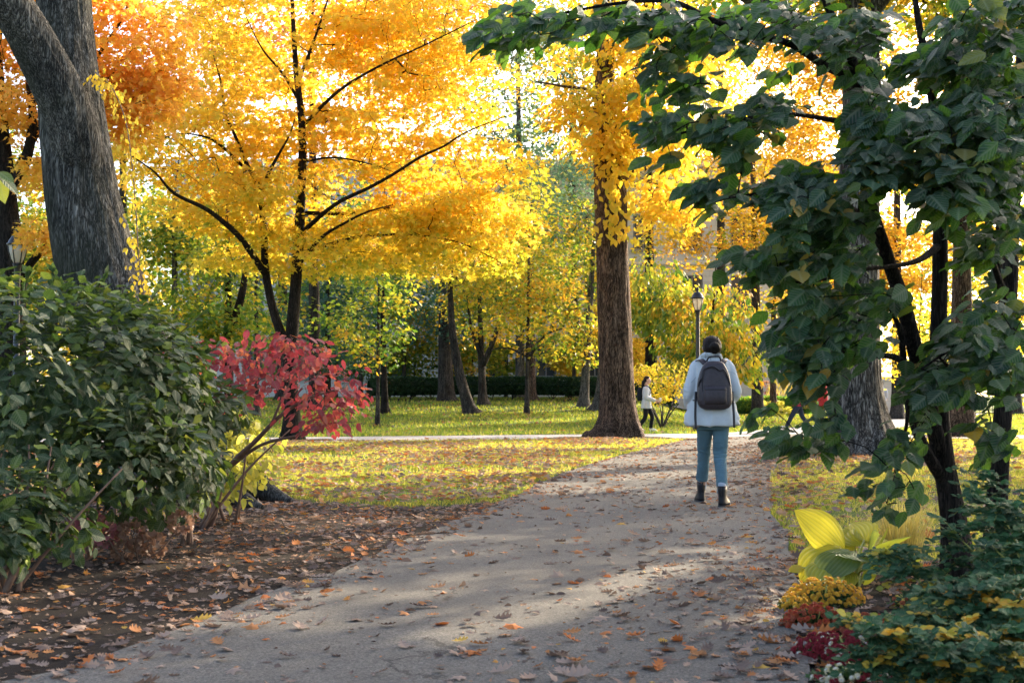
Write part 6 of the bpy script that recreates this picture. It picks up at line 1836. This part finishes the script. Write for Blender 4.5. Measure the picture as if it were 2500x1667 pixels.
# --- walkers farther off
def walker(label, x, y, H, f, pose, mats, hair='long', shoes=None, lean=0.0):
    """pose: joints in body space (right, forward, up) as shares of H."""
    f = unit(np.array([f[0], f[1], 0.0])); r = np.array([f[1], -f[0], 0.0])
    o = np.array([x, y, float(gz(x, y))])
    def J(a, b, c): return o + r * a * H + f * (b + lean * max(0, c - .5)) * H + np.array([0, 0, c * H])
    t = thing('person', label, 'person', o)
    b = MB()
    hc = J(0, .02, .93)
    head(b, hc, f, H / 1.72)
    limb(b, [J(0, -.005, .80), J(0, .0, .85), J(0, .012, .90)], np.array([.04, .032, .034]) * H)
    ang = math.atan2(r[1], r[0])
    def loft(mb, st, n=24, ex=2.2):
        a = np.arange(n) / n * 6.283
        V = []
        for (cx_, fy, z, rx, ry) in st:
            c, s = np.cos(a), np.sin(a)
            V.append(J(cx_, fy, z) + H * ((rx * np.sign(c) * np.abs(c) ** (2 / ex))[:, None] * r + (ry * np.sign(s) * np.abs(s) ** (2 / ex))[:, None] * f))
        mb.add(np.vstack(V), ringfaces(len(st), n))
    loft(b, [(0, 0, .83, .03, .03), (0, 0, .80, .09, .05), (0, 0, .70, .095, .062), (0, 0, .60, .08, .055), (0, 0, .52, .092, .062), (0, 0, .47, .08, .055)])
    hv = {}
    for s_, k in ((-1, 'l'), (1, 'r')):
        sh, el, wr = J(s_ * .105, 0, .79), J(*pose['el_' + k]), J(*pose['wr_' + k])
        limb(b, [sh, el, wr], np.array([.030, .024, .016]) * H)
        hand(b, wr, unit(wr - el) + .3 * f, r * -s_, .10 * H, .45)
        hp, kn, an = J(s_ * .052, 0, .50), J(*pose['kn_' + k]), J(*pose['an_' + k])
        limb(b, [hp, kn, an], np.array([.046, .030, .021]) * H)
        hv[k] = (sh, el, wr, hp, kn, an)
    link('body', remeshed(b, 'body', mats['skin'], .010, 1), t)
    c = MB()
    hem = pose.get('hem', .46)
    w = pose.get('fit', 1.0)
    loft(c, [(0, 0, .835, .045, .042), (0, 0, .81, .085, .055), (0, 0, .78, .105 * w, .065), (0, 0, .70, .110 * w, .074 * w), (0, 0, .60, .108 * w, .076 * w), (0, 0, hem + .03, .115 * w, .082 * w), (0, 0, hem, .115 * w, .082 * w)])
    for k in 'lr':
        sh, el, wr, *_ = hv[k]
        limb(c, [sh, (sh + el) / 2, el, (el + wr) / 2, wr * .96 + el * .04], np.array([.042, .040, .036, .033, .027]) * H * min(w, 1.15))
    link(mats.get('topname', 'jumper'), remeshed(c, mats.get('topname', 'jumper'), mats['top'], .013, 3), t)
    j = MB()
    loft(j, [(0, 0, .57, .088, .06), (0, 0, .50, .100, .070), (0, 0, .455, .09, .062)])
    for k in 'lr':
        *_, hp, kn, an = hv[k]
        limb(j, [hp, (hp + kn) / 2, kn, (kn + an) / 2, an * .93 + kn * .07], np.array([.054, .048, .040, .036, .034]) * H)
    link('trousers', remeshed(j, 'trousers', mats['legs'], .013, 2), t)
    for k, pt in (('l', pose.get('pt_l', 0)), ('r', pose.get('pt_r', 0))):
        an = hv[k][5]
        heel = an - f * .045 - np.array([0, 0, .075])
        if pt > 0: heel = heel + np.array([0, 0, -.01])
        mb, ms = shoe('shoe', heel, f, mats['shoe'], .25, 0, pt, mats.get('sole'))
        mb.build('shoe', ms, t)
    h = MB()
    s = H / 1.72
    a = np.arange(20) / 20 * 6.283
    V = [hc + s * (np.array([0, 0, z]) + (rx * np.cos(a))[:, None] * r + (fy + ry * np.sin(a))[:, None] * f) for z, rx, ry, fy in ((-.06, .06, .045, -.055), (0, .082, .075, -.035), (.05, .085, .095, -.022), (.09, .075, .090, -.015), (.118, .05, .06, -.014), (.13, .015, .02, -.014))]
    h.add(np.vstack(V), ringfaces(len(V), 20))
    if hair == 'long':
        limb(h, [hc - f * .08 * s, hc - f * .13 * s - [0, 0, .08], hc - f * .14 * s - [0, 0, .20], hc - f * .12 * s - [0, 0, .30]], [.05, .05, .04, .02])
    link('hair', remeshed(h, 'hair', mats['hair'], .011, 1), t)
    eyes(t, hc, f, s)
    return t, J
def daypack(label, J, col, H, size=1.0, zip_=None):
    t = thing('backpack', label, 'backpack', J(0, -.12, .52))
    q = MB()
    for k in range(1):
        rows = [(.555, .045, .025), (.57, .075, .045), (.64, .085, .052), (.72, .078, .045), (.78, .06, .032), (.80, .03, .015)]
        a = np.arange(20) / 20 * 6.283
        V = [np.array([J(rx * size * math.copysign(abs(math.cos(i)) ** .7, math.cos(i)), -.115 * (1 if size <= 1.1 else 1.0) + ry * size * math.copysign(abs(math.sin(i)) ** .7, math.sin(i)), z) for i in a]) for z, rx, ry in rows]
        q.add(np.vstack(V), ringfaces(len(V), 20))
    q.build('pack', col, t)
    for s_ in (-1, 1):
        st = MB()
        tube(st, spline([J(s_ * .05, -.09, .785), J(s_ * .065, -.01, .832), J(s_ * .07, .062, .79), J(s_ * .078, .078, .70), J(s_ * .11, .01, .62), J(s_ * .075, -.1, .59)], 5), .018, 6, flat=.4)
        st.build('strap', col, t)
    f_ = MB()
    tube(f_, spline([J(-.05, -.165, .66), J(0, -.17, .665), J(.05, -.165, .66)], 4), .008, 5)
    f_.build('pocket_zip', zip_ or M['black_paint'], t)

DARKHAIR = hairmat('black_hair', (.014, .012, .013))
NAVY = cloth('navy_canvas', (.012, .016, .024), 60)
BLACKC = cloth('black_trousers', (.012, .012, .015), 60)
gx = P(1578, HZ, 42.6)
girl, J = walker('girl in pale grey jumper and black trousers walking past the tall brown trunk', gx[0], 42.6, 1.66, (1, -.12),
    {'el_l': (-.12, -.01, .62), 'wr_l': (-.08, .16, .555), 'el_r': (.13, -.005, .62), 'wr_r': (.07, .17, .56), 'kn_l': (-.05, .10, .28), 'an_l': (-.05, .075, .047), 'kn_r': (.05, -.02, .27), 'an_r': (.05, -.15, .055), 'hem': .42, 'fit': 1.15},
    {'skin': plain('light_skin', (.56, .34, .25), .5, .05), 'top': cloth('pale_jumper', (.55, .56, .58), 60, .1), 'legs': BLACKC, 'shoe': plain('white_trainer', (.7, .68, .64), .6, .05), 'sole': plain('white_sole', (.75, .73, .7), .6, .05), 'hair': DARKHAIR})
daypack('navy daypack on the back of the girl in the pale jumper', J, NAVY, 1.66, 1.15)
ph = thing('paper_cup', 'small white paper cup held out in front by the girl in the jumper', 'cup', J(0, .245, .57))
q = MB(); c_ = J(0, .25, .57)
rings(q, [(c_[0], c_[1], c_[2] - .05, .026, .026), (c_[0], c_[1], c_[2] + .05, .038, .038), (c_[0], c_[1], c_[2] + .055, .040, .040)], 16)
q.build('cup', plain('paper', (.8, .78, .74), .7, .04), ph)
q = MB(); rings(q, [(c_[0], c_[1], c_[2] + .056, .041, .041), (c_[0], c_[1], c_[2] + .068, .034, .034)], 16); q.build('lid', plain('cup_lid', (.75, .74, .72), .5, .03), ph)

m, nt, bs, out = newmat('red_plaid')
co = coords(nt); sx = nt.nodes.new('ShaderNodeSeparateXYZ'); nt.links.new(co, sx.inputs[0])
wx = math_(nt, 'GREATER_THAN', math_(nt, 'PINGPONG', math_(nt, 'MULTIPLY', math_(nt, 'ADD', sx.outputs[0], sx.outputs[1]), 9.0), .5), .25)
wz = math_(nt, 'GREATER_THAN', math_(nt, 'PINGPONG', math_(nt, 'MULTIPLY', sx.outputs[2], 9.0), .5), .25)
c = ramp(nt, math_(nt, 'MULTIPLY', math_(nt, 'ADD', wx, wz), .5), [(0, (.30, .02, .035)), (.5, (.09, .012, .02)), (1, (.012, .01, .014))], 'CONSTANT')
nt.links.new(c, bs.inputs['Base Color']); bs.inputs['Roughness'].default_value = .9
PLAID = m
gx = P(1950, HZ, 42)
st1, J1 = walker('person in red plaid shirt and dark jeans striding along behind the dogwood leaves', gx[0], 42.0, 1.74, (-1, -.05),
    {'el_l': (-.13, .06, .64), 'wr_l': (-.13, .17, .56), 'el_r': (.13, -.10, .64), 'wr_r': (.12, -.16, .53), 'kn_l': (-.05, .13, .285), 'an_l': (-.05, .235, .075), 'kn_r': (.05, -.07, .27), 'an_r': (.05, -.20, .085), 'hem': .44, 'fit': 1.1, 'pt_l': .42, 'pt_r': -.5},
    {'skin': SKIN, 'top': PLAID, 'topname': 'shirt', 'legs': cloth('dark_denim', (.018, .026, .042), 60), 'shoe': plain('pale_trainer', (.62, .6, .58), .6, .05), 'sole': plain('pale_sole', (.7, .68, .64), .6, .05), 'hair': DARKHAIR}, hair='short')
gx = P(2010, HZ, 42.8)
st2, J2 = walker('person in dark jacket with red top mostly hidden by dogwood leaves', gx[0], 42.8, 1.72, (-1, .05),
    {'el_l': (-.13, .05, .64), 'wr_l': (-.12, .14, .54), 'el_r': (.13, -.06, .64), 'wr_r': (.12, -.08, .52), 'kn_l': (-.05, .05, .28), 'an_l': (-.05, -.08, .06), 'kn_r': (.05, .09, .28), 'an_r': (.05, .12, .047), 'hem': .45},
    {'skin': SKIN, 'top': cloth('red_knit', (.32, .03, .03), 60), 'legs': BLACKC, 'shoe': M['boot'], 'hair': DARKHAIR})
WALK = {'el_l': (-.13, -.04, .64), 'wr_l': (-.13, .03, .53), 'el_r': (.13, -.06, .64), 'wr_r': (.13, .0, .53), 'kn_l': (-.05, .08, .28), 'an_l': (-.05, .11, .047), 'kn_r': (.05, .0, .275), 'an_r': (.05, -.13, .06), 'hem': .47, 'fit': 1.1, 'pt_r': -.3}
gx = P(2192, HZ, 70.5)
w1, J3 = walker('distant walker in dark jacket and pale trousers carrying a black backpack', gx[0], 70.5, 1.74, (.18, 1), WALK,
    {'skin': SKIN, 'top': NAVY, 'topname': 'jacket', 'legs': cloth('khaki', (.42, .40, .36), 60), 'shoe': M['boot'], 'hair': DARKHAIR}, hair='short')
daypack('black backpack on the distant walker in the dark jacket', J3, plain('black_nylon', (.016, .017, .02), .5, .2), 1.74, 1.1, plain('yellow_zip', (.5, .42, .06), .5))
gx = P(2153, HZ, 71.5)
w2, J4 = walker('distant walker with short dark hair in pale shirt beside the ridged trunk', gx[0], 71.5, 1.78, (.18, 1), WALK,
    {'skin': SKIN, 'top': cloth('pale_shirt', (.5, .55, .6), 60), 'topname': 'shirt', 'legs': cloth('grey_cotton', (.24, .26, .3), 60), 'shoe': M['boot'], 'hair': DARKHAIR}, hair='short')
